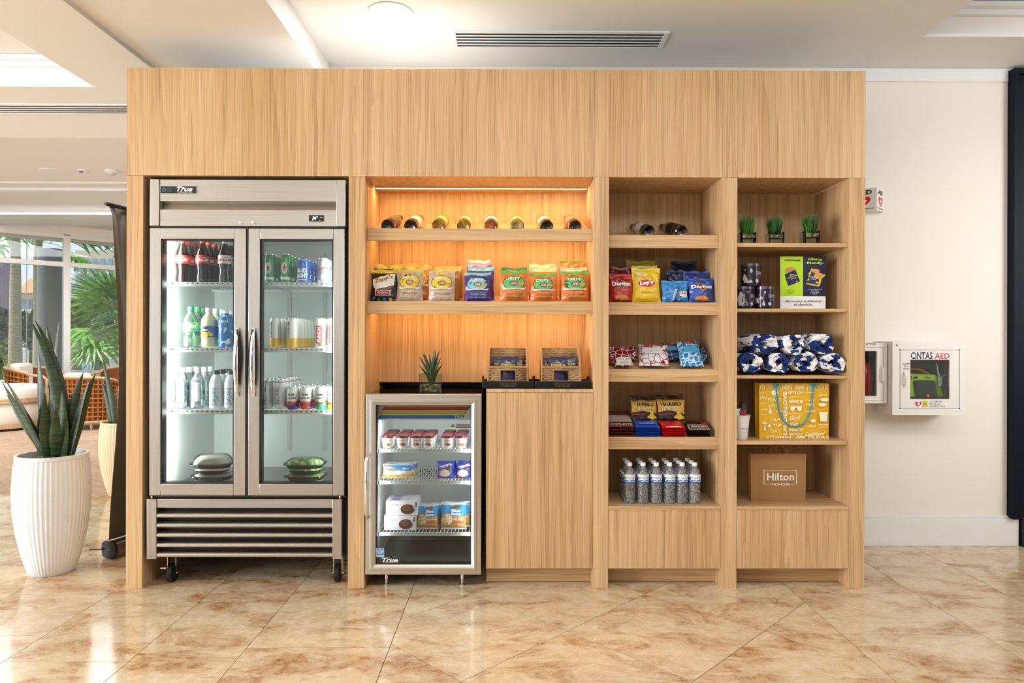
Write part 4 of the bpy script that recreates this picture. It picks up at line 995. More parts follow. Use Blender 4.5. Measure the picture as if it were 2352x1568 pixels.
# ---- right bay
cube_n = [('leftmost', 1717), ('middle', 1782), ('rightmost', 1859)]
def cube(name, label, w_, h_, fillh, plantf, group=None, cat='plant', fill=PEB):
    t = thing(name, label, cat, (0, 0, 0), group, world=False); h = w_/2; e = .0035
    m = MB()
    for b in ((-h, h, -h, -h+e), (-h, h, h-e, h), (-h, -h+e, -h+e, h-e), (h-e, h, -h+e, h-e)): m.box(*b, 0, h_, CUBEG)
    m.box(-h+e, h-e, -h+e, h-e, 0, e, CUBEG); m.build('glass_cube', t)
    m = MB(); f0, f1 = fillh
    rd = random.Random(3)
    m.box(-h+e*1.5, h-e*1.5, -h+e*1.5, h-e*1.5, f0, f1-.004, fill)
    for i in range(46): m.ball((rd.uniform(-h+.009, h-.009), rd.uniform(-h+.009, h-.009), f1-.004), rd.uniform(.004, .007), fill, 6, (1, 1, .8))
    m.build('pebbles', t); plantf(t); return t
def grassf(t):
    m = MB(); rd = random.Random(11)
    for i in range(300):
        a = rd.uniform(0, 6.28); r = .028*sqrt(rd.random()); x, y = r*cos(a), r*sin(a); H = rd.uniform(.075, .118)
        dx, dy = x*rd.uniform(.5, 1.1)+rd.uniform(-.008, .008), y*rd.uniform(.5, 1.1)+rd.uniform(-.008, .008); z0 = .05
        th = rd.uniform(0, 3.14); wx, wy = .0016*cos(th), .0016*sin(th)
        p = [(x, y, z0), (x+dx*.35, y+dy*.35, z0+H*.5), (x+dx, y+dy, z0+H)]
        m.add([(p[0][0]-wx, p[0][1]-wy, p[0][2]), (p[0][0]+wx, p[0][1]+wy, p[0][2]), (p[1][0]+wx, p[1][1]+wy, p[1][2]), (p[1][0]-wx, p[1][1]-wy, p[1][2]), p[2]], [(0, 1, 2, 3), (3, 2, 4)], GRASS)
    o = m.build('grass', t); o['kind'] = 'stuff'
gk = Kit(cube('grass_planter', 'x', .076, .066, (.036, .056), grassf, 'grass planters'))
for i, (nm, px) in enumerate(cube_n): gk.put((X(px, .085), .085+.02*(i < 2), ZF['d1']+.0005), (0, 0, [.05, -.06, 0][i]), 'green grass in a glass cube, %s of three on the shelf' % nm, 'grass planters', (1, 1, 1.0+.06*(i == 2)))
ZEB = blotch('zebra_print', '1B1622', 'C8C4D0', 40, .49, .53, .25, (1, 1, .5))
tin = vessel('cookie_tin', 'x', 'tin', [(.046, 0), (.049, .003), (.049, .110), (.046, .112)], col('20182A', .2), n=32,
             cap=([(.0502, .104), (.0502, .116), (.048, .118), (.0001, .117)], col('6A5F78', .2, .7), 'lid'), lab=(.0495, .008, .1, col('1C1526', .22), [('P', [(-.34, .1), (-.05, .1), (-.1, .5), (-.02, .9), (-.3, .86), (-.42, .5)], ZEB), ('T', 'COOKIE', .22, .64, .34, .2, 'B8A8D8', 0, 0, .04), ('T', 'LOVE IT', .25, .4, .28, .12, '9A6ACA'), ('E', .1, .2, .06, .1, 'C8C0D8')]))
tk = Kit(tin); z1 = ZF['d2']+.0005
tk.put((X(1709, .09), .09, z1), (0, 0, .2), 'dark purple patterned tin, lower left of the three', 'patterned tins'); tk.put((X(1755, .09), .09, z1), (0, 0, -.1), 'dark purple patterned tin, lower right of the three', 'patterned tins')
tk.put((X(1724, .09), .09, z1+.1185), (0, 0, .0), 'dark purple patterned tin on top of the two lower ones', 'patterned tins')
# information board
Y = .10; sgx, sgz, sW, sH_ = X(1792, Y), ZF['d2']+.0005, X(1896, Y)-X(1792, Y), Z(587, Y)-ZF['d2']
t = thing('counter_sign', 'lime, navy and white cookie sign standing beside the tins', 'sign', (sgx+sW/2, Y, sgz))
m = MB(); m.box(sgx, sgx+sW, Y, Y+.004, sgz, sgz+sH_, col('F2F2F0', .3))
FL = flatS(sgx, Y, sgz, sW, sH_)
art(m, FL, [('R', 0, .25, .5, 1, 'B5DC1E'), ('R', .5, .25, 1, 1, '141A3C'), ('T', 'Original.', .27, .925, .37, .05, '14203A', 0, 0, .04), ('T', 'Allergy', .765, .945, .33, .055, 'B5DC1E', 0, 0, .04), ('T', 'friendly.', .765, .875, .37, .055, 'B5DC1E', 0, 0, .04),
    ('E', .22, .74, .12, .06, 'C88A50'), ('P', [(.09, .66), (.17, .44), (.43, .53), (.33, .75)], '181C44'), ('T', 'The', .25, .655, .1, .025, 'F2F2F0', 18, 0, .02), ('T', 'DoubleTree', .27, .625, .22, .03, 'D8C83A', 18, 0, .03), ('T', 'cookie', .29, .59, .12, .022, 'F2F2F0', 18), ('E', .36, .53, .02, .012, 'C8A0A0'),
    ('T', 'CONTAINS', .22, .37, .16, .014, '3A5A14'), ('T', 'WHEAT, NUTS', .22, .345, .18, .014, '3A5A14'), ('T', 'GLUTEN', .22, .32, .13, .014, '3A5A14'), ('T', 'DAIRY', .22, .295, .1, .014, '3A5A14'),
    ('P', [(.56, .48), (.84, .43), (.87, .46), (.93, .66), (.68, .78), (.66, .74)], 'D8C83A'), ('P', [(.57, .50), (.83, .46), (.86, .64), (.68, .72)], '1E2A5A'), ('E', .84, .63, .11, .06, 'D89A50'), ('E', .76, .73, .1, .035, 'D89A50'), ('T', 'DoubleTree', .72, .61, .17, .022, 'F2F2F0', -10, 0, .02), ('T', 'cookie', .71, .575, .12, .02, 'F2F2F0', -10),
    ('E', .64, .68, .028, .018, 'D8DC3A'), ('E', .95, .64, .028, .018, 'D8DC3A'), ('E', .8, .51, .028, .018, 'D8DC3A'), ('E', .61, .56, .02, .014, 'D8DC3A'), ('T', 'TOP 9 ALLERGEN FREE', .75, .38, .32, .016, 'E0E4EC'), ('T', 'NUT FREE', .75, .35, .16, .016, 'E0E4EC'), ('T', 'GLUTEN FREE', .75, .32, .2, .016, 'E0E4EC'), ('T', 'VEGAN', .75, .29, .11, .016, 'E0E4EC'),
    ('T', 'Share your preference', .5, .155, .8, .045, '2A2A2A', 0, 0, .02), ('T', 'at check-in.', .5, .095, .42, .04, '2A2A2A', 0, 0, .02)], .0004, .0002)
m.build('board', t); m = MB(); m.box(sgx+.02, sgx+sW-.02, Y+.004, Y+.06, sgz, sgz+.004, col('DDDDDD', .2)); m.add([(sgx+sW/2-.02, Y+.004, sgz+.12), (sgx+sW/2+.02, Y+.004, sgz+.12), (sgx+sW/2+.02, Y+.06, sgz), (sgx+sW/2-.02, Y+.06, sgz)], [(0, 1, 2, 3)], col('DDDDDD', .2)); m.build('easel_foot', t)
# towels
TOW = blotch('towel_print', '14306E', 'F1F1F1', 21, .49, .51, .95, (1, .5, 1.4))
def towel(label, px, py, rpx, seed, yaw=0, turns=3.4, sq=(1.25, 1), L=.26):
    rd = random.Random(seed); ph = [rd.uniform(0, 6.28) for _ in range(5)]; Yc = .045
    c_ = P(px, py, Yc); R = rpx/(F/(Yc-CAMY)); m = MB(); n = int(26*turns); th = R/(turns+.6)
    ny = 6
    def pt(i, side, j):
        a = 2*pi*turns*i/n; r = .008+(R-.008-th)*i/n + (th*.93 if side else 0)
        y = L*j/ny + .007*sin(a*2.3+ph[0])*(j == 0) + .006*sin(5*a+ph[3])*(j == 0)
        r *= 1+.05*sin(3*a+ph[1])+.035*sin(5*a+ph[2]+j); a2 = a+ph[4]
        return (r*cos(a2)*sq[0], y, r*sin(a2)*sq[1])
    vs = []; idx = {}
    for i in range(n+1):
        for s in (0, 1):
            for j in range(ny+1): idx[i, s, j] = len(vs); vs.append(pt(i, s, j))
    fs = []
    for i in range(n):
        for j in range(ny):
            fs.append((idx[i, 1, j], idx[i, 1, j+1], idx[i+1, 1, j+1], idx[i+1, 1, j])); fs.append((idx[i, 0, j], idx[i+1, 0, j], idx[i+1, 0, j+1], idx[i, 0, j+1]))
        fs.append((idx[i, 0, 0], idx[i, 1, 0], idx[i+1, 1, 0], idx[i+1, 0, 0])); fs.append((idx[i, 0, ny], idx[i+1, 0, ny], idx[i+1, 1, ny], idx[i, 1, ny]))
    for i in (0, n):
        for j in range(ny): f = (idx[i, 0, j], idx[i, 0, j+1], idx[i, 1, j+1], idx[i, 1, j]); fs.append(f if i else tuple(reversed(f)))
    m.add(vs, fs, TOW); o = tag(m.build('rolled_towel', sharp=80), label, 'towel', 'rolled beach towels'); o.location = (c_.x, Yc-.02, c_.z); o.rotation_euler = (0, 0, radians(yaw)); return o
for k, (px, nm) in enumerate(((1722, 'leftmost in the bottom layer'), (1786, 'second from left in the bottom layer'), (1848, 'third from left in the bottom layer'), (1909, 'rightmost in the bottom layer'))):
    towel('rolled blue and white beach towel, '+nm, px, 832, 27, k, [3, -2, 2, 0][k], sq=(1.14, .92))
for k, (px, py, r, nm, yaw) in enumerate(((1756, 789, 27, 'top layer, leftmost', 12), (1822, 789, 27, 'top layer, middle', 6), (1885, 791, 27, 'top layer, rightmost', 8))):
    towel('rolled blue and white beach towel, '+nm, px, py, r, 10+k, yaw, sq=(1.2, .93), L=.28)
# yellow tote
def openbag(name, label, cat, pl, pr, pt, pb, Y, dep, mat, arts, zbase, handle, inner=None, lean=0):
    w_ = X(pr, Y)-X(pl, Y); h_ = Z(pt, Y)-zbase; t = thing(name, label, cat, (X((pl+pr)/2, Y), Y, zbase), world=False)
    m = MB(); h = w_/2; e = .0012
    def fr_(u, v, off=0, y0=0): return ((u-.5)*w_*(1-.02*(1-v)), y0+.006*sin(v*3)*sin(u*3.1)*-1-off, v*h_)
    m.grid(lambda a, b: fr_(a, b), 8, 8, mat); m.grid(lambda a, b: fr_(a, b, 0, dep), 8, 8, mat, flip=True)
    for s in (0, 1):
        def side(a, b, s=s):
            p, q = fr_(s, b), fr_(s, b, 0, dep); k = sin(pi*a)*.018*b*(-1 if s else 1)
            return (p[0]+k, p[1]+(q[1]-p[1])*a, p[2])
        m.grid(side, 6, 6, mat, flip=(s == 0))
    m.add([fr_(0, .002), fr_(1, .002), fr_(1, .002, 0, dep), fr_(0, .002, 0, dep)], [(0, 1, 2, 3)], mat); m.build('bag_body', t)
    m = MB(); art(m, lambda u, v, off=0: fr_(u, v, off), arts, .0006, .0003); m.build('printed_front', t)
    handle(t, fr_, dep, w_, h_); return t
def toteh(t, fr_, dep, w_, h_):
    for y0, sg in ((0, -1), (dep, 1)):
        m = MB(); B = col('1E96B8', .4); a, b = fr_(.235, .97, 0, y0), fr_(.76, .97, 0, y0)
        pts = []
        for i in range(21):
            u = -1+2*i/20; x = (a[0]+b[0])/2+(b[0]-a[0])/2*(abs(u)**.75*(1 if u > 0 else -1))
            z = a[2]-.74*h_*(1-u*u)**.5*1.0
            pts.append((x, y0+sg*.012-(.0 if abs(u) < .95 else sg*.006), z))
        m.tube(pts, .0042, B, 8); m.build('handle', t)
        m = MB()
        for q in (a, b): m.prism([(q[0]-.017, q[2]+.006), (q[0], q[2]-.018), (q[0]+.017, q[2]+.006), (q[0], q[2]+.002)], y0+sg*.016, y0+sg*.001, B)
        m.build('handle_patch', t)
TW = 'F6F0D8'
tot = [('T', 'VITAMIN', .30, .93, .34, .075, TW, 0, 0, .01), ('T', 'sea', .58, .93, .13, .06, TW, 0, .4, .03), ('T', 'PLEASE', .83, .93, .30, .075, TW, 0, 0, .01), ('O', .05, .93, .035, .045, .01, TW), ('E', .05, .93, .016, .02, TW),
       ('T', "LET'S", .06, .83, .09, .03, TW), ('T', 'Get', .06, .745, .1, .06, TW, 0, .3, .01), ('T', 'AWAY', .06, .64, .08, .03, TW), ('T', 'PEACE', .22, .71, .19, .05, TW, 0, 0, .02), ('E', .22, .83, .05, .05, TW), ('T', 'LOVE', .2, .6, .12, .05, TW, 8, .3), ('T', '&', .155, .5, .06, .09, TW, 0, 0, .03), ('T', 'SUN', .28, .5, .1, .05, TW),
       ('T', 'In THE', .07, .53, .08, .04, TW, 0, .3), ('T', 'WATER', .07, .44, .09, .03, TW), ('T', 'SEAS', .25, .355, .19, .055, TW), ('T', 'THE', .25, .24, .12, .055, TW), ('T', 'DAY', .23, .14, .14, .055, TW), ('S', .145, .235, .045, TW), ('P', [(.02, .28), (.07, .31), (.12, .27), (.08, .275), (.09, .15), (.06, .15), (.07, .27)], TW),
       ('T', 'LAUDERLOVE', .362, .46, .78, .055, TW, 90, 0, .03), ('T', "LET'S GO", .51, .835, .2, .055, TW, 0, 0, .03), ('T', 'SEASIDE', .515, .675, .2, .06, TW, 0, 0, .03), ('R', .42, .755, .6, .762, TW),
       ('P', [(.43, .59), (.6, .59), (.59, .52), (.565, .5), (.53, .52), (.52, .565), (.5, .565), (.49, .52), (.46, .5), (.44, .52)], TW), ('T', 'Good', .5, .385, .14, .08, TW, 8, .3, .02), ('R', .42, .455, .6, .46, TW), ('T', 'Salt', .49, .265, .12, .06, TW, 6, .3, .02), ('T', 'BEACH', .52, .165, .2, .05, TW, 0, 0, .03), ('T', 'REPEAT', .52, .085, .2, .045, TW),
       ('T', 'SUNRISE', .70, .84, .12, .025, TW), ('T', 'tropical', .71, .7, .13, .04, TW, 0, .2), ('T', 'VIBES', .71, .62, .12, .04, TW), ('T', 'Sunny', .72, .5, .15, .06, TW, 10, .3, .01), ('E', .76, .33, .04, .03, TW), ('T', 'OCEAN', .73, .24, .13, .04, TW), ('T', 'Sunkissed', .79, .095, .27, .07, TW, 3, .4, .02),
       ('T', 'Salty', .9, .79, .12, .05, TW, 5, .3), ('E', .92, .71, .06, .032, TW), ('E', .89, .62, .06, .032, TW), ('P', [(.84, .49), (.97, .49), (.955, .32), (.86, .32)], TW), ('R', .835, .265, .98, .272, TW), ('R', .835, .235, .98, .242, TW), ('R', .835, .205, .98, .212, TW),
       ('T', 'VITAMIN', .26, .035, .36, .05, TW, 0, 0, .01), ('T', 'sea', .58, .035, .13, .045, TW, 0, .4, .03), ('T', 'PLEAS', .84, .035, .3, .05, TW, 0, 0, .01)]
openbag('tote_bag', 'yellow tote bag covered in white beach words, with blue rope handle', 'tote bag', 1743, 1905, 879, 1000, .085, .06, F_('E8B41A', .5), tot, ZF['d4']+.0005, toteh)
def paperh(t, fr_, dep, w_, h_):
    for y0 in (.002, dep-.002):
        m = MB(); K = col('8A6238', .8); pts = []
        for i in range(17):
            a = pi*i/16; pts.append((fr_(.51, 1)[0]-.048*cos(a), y0+.004, h_-.012+.052*sin(a)**.7))
        m.tube(pts, .0026, K, 6); m.build('handle', t)
hw = 'F0E4D2'
hil = [('R', .225, .655, .835, .663, hw), ('R', .225, .365, .238, .655, hw), ('R', .822, .365, .835, .655, hw), ('R', .225, .365, .355, .373, hw), ('R', .72, .365, .835, .373, hw), ('T', 'Hilton', .53, .525, .5, .155, hw, 0, 0, .025), ('T', 'HONORS', .54, .37, .34, .05, hw, 0, 0, .02)]
KR = F_('A07646', .75)
openbag('paper_bag', 'brown kraft paper bag with white lettering and twisted handles', 'paper bag', 1725, 1852, 1041, 1149, .10, .035, KR, hil, ZD+.0005, paperh)
# cup of packets
Y = .075; cxp, zc = X(1704, Y), ZF['d4']+.0005
o = vessel('paper_cup', 'white cup filled with packets beside the yellow tote', 'cup', [(.028, 0), (.029, .002), (.040, .118), (.043, .120), (.043, .126), (.040, .126), (.038, .118), (.028, .006), (.0001, .006)], col('F2F1F0', .4),
           lab=None, n=32)
m = MB(); art(m, lambda u, v, off=0: ((.0345+off)*sin(u), -(.0345+off)*cos(u), .058+v*.01), [('T', 'COCKTAIL CARE', .1, 0, 1.1, .5, '3A3A3A')], .0006); m.build('printed_line', o); o.location = (cxp, Y, zc)
for k, (dx, dy, c_, h_) in enumerate(((-.012, .008, '2A2430', .19), (.006, -.005, 'A02830', .165), (.016, .01, '181818', .2), (-.02, -.008, 'E8E4E0', .17), (.0, .016, '14141A', .205))):
    b = bag('sachet', ['dark grey sachet', 'red sachet', 'black sachet', 'white sachet', 'tallest black sachet'][k]+' sticking out of the white cup', 'sachet', .034, h_-.02, .008, F_(c_), [('R', -.3, .6, .3, .66, 'E8E8E8')], seed=70+k, group='sachets in the cup', wr=.4)
    b.location = (cxp+dx, Y+dy*.8, zc+.009); b.rotation_euler = (0, 0, .2*k)

# ---- top of the oak base cabinet: trays, baskets, cookie packets
ROPE = col('A9855A', .85); ROPED = leafmat('seagrass_rope', '7C5C38', 'C7A578', False, .9)
def tray(label, pl, pr):
    Y0 = .02; x0, x1 = X(pl, Y0), X(pr, Y0); z = ZB+.0005; t = thing('serving_tray', label, 'tray', ((x0+x1)/2, .12, z), 'black trays')
    d0, d1 = .02, .23; m = MB(); BT = col('0D0D0E', .35)
    m.box(x0, x1, d0, d1, z, z+.006, BT)
    for b in ((x0, x1, d0, d0+.006), (x0, x1, d1-.006, d1), (x0, x0+.006, d0+.006, d1-.006), (x1-.006, x1, d0+.006, d1-.006)): m.box(*b, z+.006, z+.038, BT)
    m.build('tray_body', t, bevel=.003)
    for xx in (x0, x1):
        m = MB(); m.tube([(xx, .07+.1*i/8, z+.036+.022*sin(pi*i/8)) for i in range(9)], .005, BT, 8); m.build('handle', t)
    m = MB(); art(m, flatS((x0+x1)/2, d0, z+.019), [('T', 'PLEASE ENJOY A COOKIE', 0, .005, .085, .006, '9A8866'), ('T', 'AT THE FRONT DESK', 0, -.006, .075, .006, '9A8866')]); m.build('lettering', t)
    return (x0+x1)/2
def basket(label, pl, pr, px):
    Yf = .055; x0, x1 = X(pl, Yf), X(pr, Yf); w_ = x1-x0; z0 = ZB+.0075; hf = Z(843, Yf)-z0; hbk = Z(802, Yf+.13)-z0+.006; dp = .13
    t = thing('woven_basket', label, 'basket', ((x0+x1)/2, Yf+dp/2, z0), 'woven baskets', world=False); h = w_/2
    m = MB(); rr = .0048; n = 0; z = rr
    def rope(p0, p1, ph, seg=22):
        pts = []
        for i in range(seg+1):
            f = i/seg; q = Vector(p0).lerp(Vector(p1), f); dr = (Vector(p1)-Vector(p0)).normalized(); nn = Vector((-dr.y, dr.x, 0)); q += nn*.0026*sin(f*seg*1.25+ph)+Vector((0, 0, .0012*sin(f*seg*2.1+ph))); pts.append(q)
        m.tube(pts, rr, ROPED, 5)
    k = 0; y0, y1 = -dp/2, dp/2; gap = w_*.2; row = .0094
    while z < hbk-.004:
        ph = (k % 2)*pi
        if z < hf-.003:
            if hf*.30 < z < hf*.84: rope((-h, y0, z), (-gap, y0, z), ph, 8); rope((gap, y0, z), (h, y0, z), ph, 8)
            else: rope((-h, y0, z), (h, y0, z), ph)
        yf = y0 if z < hf else y0+(z-hf)/(hbk-hf)*dp*.8
        rope((-h, yf, z), (-h, y1, z), ph, 12); rope((h, yf, z), (h, y1, z), ph, 12); rope((-h, y1, z), (h, y1, z), ph+1)
        z += row; k += 1
    m.build('woven_body', t)
    m = MB(); R2 = .0062
    m.tube([(-h, y0, hf), (h, y0, hf)], R2, ROPE, 8); m.tube([(-h, y1, hbk), (h, y1, hbk)], R2, ROPE, 8)
    for s in (-1, 1): m.tube([(s*h, y0, 0.004), (s*h, y0, hf), (s*h, y0+dp*.8, hbk-.004), (s*h, y1, hbk)], R2, ROPE, 8)
    m.tube([(-gap, y0, hf*.28), (-gap, y0, hf*.86), (gap, y0, hf*.86), (gap, y0, hf*.28), (-gap, y0, hf*.28)], .004, ROPE, 8); m.build('rim', t)
    m = MB(); m.box(-h, h, y0, y1, 0, .004, ROPE); m.build('base', t)
    return (x0+x1)/2, z0, w_
for a, b, c1, c2, nm in ((1108, 1227, 1122, 1212, 'left'), (1229, 1356, 1245, 1334, 'right')):
    tray('black serving tray under the %s woven basket' % nm, a, b); xc, z0, w_ = basket('%s woven seagrass basket holding purple cookie packets' % nm, c1, c2, 0)
    for k, (dx, y, h_, dz, yaw, cc) in enumerate(((.0, .085, .143, .0, 3, '2A1E50'), (-.045, .108, .146, .003, -6, '2E1F4A'), (.047, .116, .138, .003, 9, '5A2A48'), (.012, .13, .15, .0, -4, '2E1F4A'))):
        if nm == 'right': dx = -dx-.012*(k == 0)
        o = bag('cookie_packet', ['front purple', 'left purple', 'right purple', 'rear purple'][k if nm == 'left' else (0, 2, 1, 3)[k]]+' cookie packet in the %s basket' % nm, 'snack packet', .1 if k == 0 else .085, h_, .02, F_(cc), [('T', 'The', .0, .84, .2, .06, 'D8CE4A', 0, 0, .04), ('T', 'DoubleTree', 0, .745, .78, .08, 'D8CE4A', 0, 0, .05), ('T', 'cookie', 0, .62, .4, .06, 'E8E4F0', 0, .1, .02), ('T', 'Re:', -.12, .42, .3, .13, '8A84A8', 0, .3)] if k < 3 else (), seed=90+k, group='cookie packets in the baskets', wr=.6)
        o.location = (xc+dx, y, z0+.008+dz); o.rotation_euler = (radians(-10), 0, radians(yaw))
# aloe in a glass cube on the small fridge
def aloef(t):
    rd = random.Random(5)
    spec = [(-.062, .155, .0), (-.045, .17, .01), (-.035, .175, -.02), (-.015, .165, .02), (-.005, .13, -.02), (.010, .185, .01), (.02, .19, -.01), (.033, .185, .02), (.045, .15, -.01), (.052, .115, .0), (-.06, .11, -.02), (.0, .15, .03)]
    for i, (dx, H, dy) in enumerate(spec):
        m = MB(); n = 7; w0 = .0135; pts = []
        for j in range(n+1):
            f = j/n; w_ = w0*(1-f)**.7*(1 if f > .1 else .8); x = 1.15*dx*(f**1.5); y = dy*f*1.5+rd.uniform(-.0005, .0005); z = .034+H*1.12*f*(1-.08*f)
            pts.append([(x-w_, y+.001, z), (x, y-.004*(1-f), z), (x+w_, y+.001, z), (x, y+.004*(1-f), z)])
        vs = [p for q in pts for p in q]; fs = [(4*j+k, 4*j+(k+1) % 4, 4*j+4+(k+1) % 4, 4*j+4+k) for j in range(n) for k in range(4)]
        m.add(vs, fs, ALOE); m.build('leaf', t)
t = cube('potted_aloe', 'small aloe plant in a glass cube with pebbles on the small refrigerator', .118, .1, (.006, .042), aloef)
Yp = .12; t.location = (X(992, Yp), Yp, st+.0008)
t.rotation_euler = (0, 0, .0)

# ================================================================ REFRIGERATOR CONTENTS
ALC = col('D5D8DA', .22, 1)
def can(label, body, items, r=.033, h=.122, group=None, bands=None, slim=False):
    if slim: r, h = .0285, .156
    prof = [(r*.78, 0), (r*.97, .009), (r, .014)]
    if bands:
        for z, mm in bands: prof.append((r, z, mm))
    else: prof.append((r, .02, body))
    prof = [(p[0], p[1], (p[2] if len(p) > 2 else (bands[0][1] if bands else body))) for p in prof]+[(r, h-.014), (r*.80, h-.002), (r*.80, h)]
    last = prof[-4][2] if len(prof[-4]) > 2 else body
    prof = [p if len(p) > 2 else (p[0], p[1], last) for p in prof]
    m = MB(); m.lathe(prof, body, n=26); o = tag(m.build('drink_can', sharp=50), label, 'can', group)
    m = MB(); m.lathe([(r*.81, h-.0005), (r*.81, h+.002), (r*.74, h+.0015), (r*.72, h-.003), (.0001, h-.003)], ALC, n=26, cap=False); m.box(-.005, .005, -.016, .004, h-.002, h-.0005, ALC); m.build('lid', o)
    m = MB(); art(m, lambda u, v, off=0: cylS(r)(u*r*2, v*h, off), items, .0006, .0004)
    if items: m.build('print', o)
    return o
def row(kit, key, px, Y0, n, dy, front, back, group, rots=None, z=None, dx=0):
    on = ['', ' (second in line)', ' (third in line)', ' (fourth in line)', ' (fifth in line)', ' (last in line)']
    zz = (FS[key] if key in FS else MS[key])+.001
    for k in range(n):
        Y = Y0+dy*k; kit.put((X(px, Y0)+dx*k, Y, zz), (0, 0, radians(random.uniform(-4, 4) if k else 0)), front if k == 0 else back+on[k], group)
COLA = None; LQ = col('150A06', .1)
def bottle(kind):
    if kind == 'cola':
        prof = [(.022, 0), (.031, .004), (.032, .03), (.028, .055), (.031, .085), (.0335, .1), (.0335, .145), (.028, .17), (.014, .2), (.0125, .215)]
        return lambda label, lc, tc: vessel('soda_bottle', label, 'bottle', prof, col('20130F', .06, 0, .8), n=24, cap=([(.0145, .208), (.0145, .226), (.0001, .227)], col(lc, .4)), lab=(.0341, .1, .145, col(lc, .4), [('T', 'Coca-Cola', 0, .5, .95, .5, tc, 6, .4, .03)]))
k = bottle('cola')
for px, lc, tc, nm in ((418, 'D04038', 'F4E4E0', 'left'), (465, 'D04038', 'F4F4F4', 'middle'), (516, 'DDE0E0', 'C83A38', 'right')):
    o = Kit(k('x', lc, tc)); row(o, 'f1', px, .16, 4, .072, 'front dark soda bottle of the %s column on the top fridge shelf' % nm, 'dark soda bottle behind the %s column front one' % nm, 'soda bottles on the top fridge shelf')
def pb(h=.215, r=.034, wob=0): return [(r*.7, 0), (r, .006), (r, .03), (r*.93, .045), (r, .06), (r, .14), (r*.9, .155), (r*.42, h-.03), (r*.4, h-.012)]
def capp(h, r, c_): return ([(r*.46, h-.024), (r*.46, h-.002), (r*.42, h), (.0001, h)], col(c_, .4))
L1 = vessel('soda_bottle', 'x', 'bottle', pb(.22, .037), GREENPET, cap=capp(.22, .037, '3FA56A'), lab=(.0375, .085, .135, col('7CCB8A', .4), [('T', 'Sprite', 0, .5, .8, .6, 'FFFFFF', 10, .3, .05)]))
row(Kit(L1), 'f2', 438, .17, 3, .08, 'front clear lemon-lime soda bottle with green label', 'lemon-lime soda bottle behind the front one', 'lemon-lime soda bottles')
L2 = vessel('juice_bottle', 'x', 'bottle', pb(.212, .039), col('E3E8B4', .12, 0, .5, 0, .5), cap=capp(.212, .039, 'E4ECEC'), lab=(.0395, .055, .115, col('3E86D0', .4), [('P', [(-.3, 0), (.05, 0), (.2, .5), (-.3, 1)], 'F0D83A'), ('R', -.25, .45, .1, .9, '2A2A30'), ('T', 'lemon', -.08, .68, .3, .25, 'F4F4F4', 0, 0, .03), ('E', .2, .25, .1, .15, 'F0D83A')]))
row(Kit(L2), 'f2', 480, .17, 3, .085, 'front pale yellow lemonade bottle with blue label', 'lemonade bottle behind the front one', 'lemonade bottles')
BLU = blotch('blue_label', '1C78C4', 'DCEBF6', 40, .58, .62, .3)
L3 = vessel('water_jug', 'x', 'bottle', [(.03, 0), (.038, .005), (.038, .15), (.03, .168), (.017, .178), (.015, .19)], BLU, cap=([(.017, .182), (.017, .2), (.0001, .2)], col('F0F4F6', .4)), lab=(.0385, .128, .148, col('1C78C4', .3), [('T', 'AQUA', 0, .5, .5, .6, 'FFFFFF', 0, 0, .04)]))
row(Kit(L3), 'f2', 519, .17, 3, .085, 'front bright blue bottle with white markings', 'bright blue bottle behind the front one', 'blue bottles on the second fridge shelf')
PET2 = clearp('clear_bottle_plastic', 'F4FBFB', .5, 40)
for px, nm in ((419, 'left'), (455, 'second')):
    L = vessel('water_bottle', 'x', 'water bottle', pb(.218, .035), PET2, cap=([(.0165, .19), (.0165, .218), (.0001, .219)], col('EEF2F2', .3)), lab=(.0355, .04, .14, glass_pane('frost', 'E6F2F4'), [('R', -.2, 0, .22, 1, 'E6EDEE'), ('T', 'VOSS', -.38, .5, .5, .12, '8CA8A8', 90)]))
    row(Kit(L), 'f3', px, .17, 3, .078, 'front clear water bottle, white label, %s column' % nm, 'clear water bottle behind the front one, %s column' % nm, 'clear water bottles in the refrigerator')
for px, nm in ((497, 'left'), (531, 'right')):
    L = vessel('water_bottle', 'x', 'water bottle', [(.028, 0), (.034, .006), (.034, .135), (.026, .165), (.015, .18), (.015, .19)], col('EEF6F8', .2), cap=([(.0175, .182), (.0175, .204), (.0001, .204)], col('2A3234', .4) if nm == 'left' else col('3A4446', .4)), lab=(.0345, .012, .134, col('F2F8FA', .4), [('T', 'DASANI', .02, .45, .7, .25, '3A8FB8', 90), ('T', 'WATER', .2, .4, .4, .1, '6AA8C0', 90)]))
    row(Kit(L), 'f3', px, .165, 3, .076, 'front white bottle with blue upright lettering, %s of the pair' % nm, 'white bottle with dark cap behind the %s one of the pair' % nm, 'white bottles on the third fridge shelf')
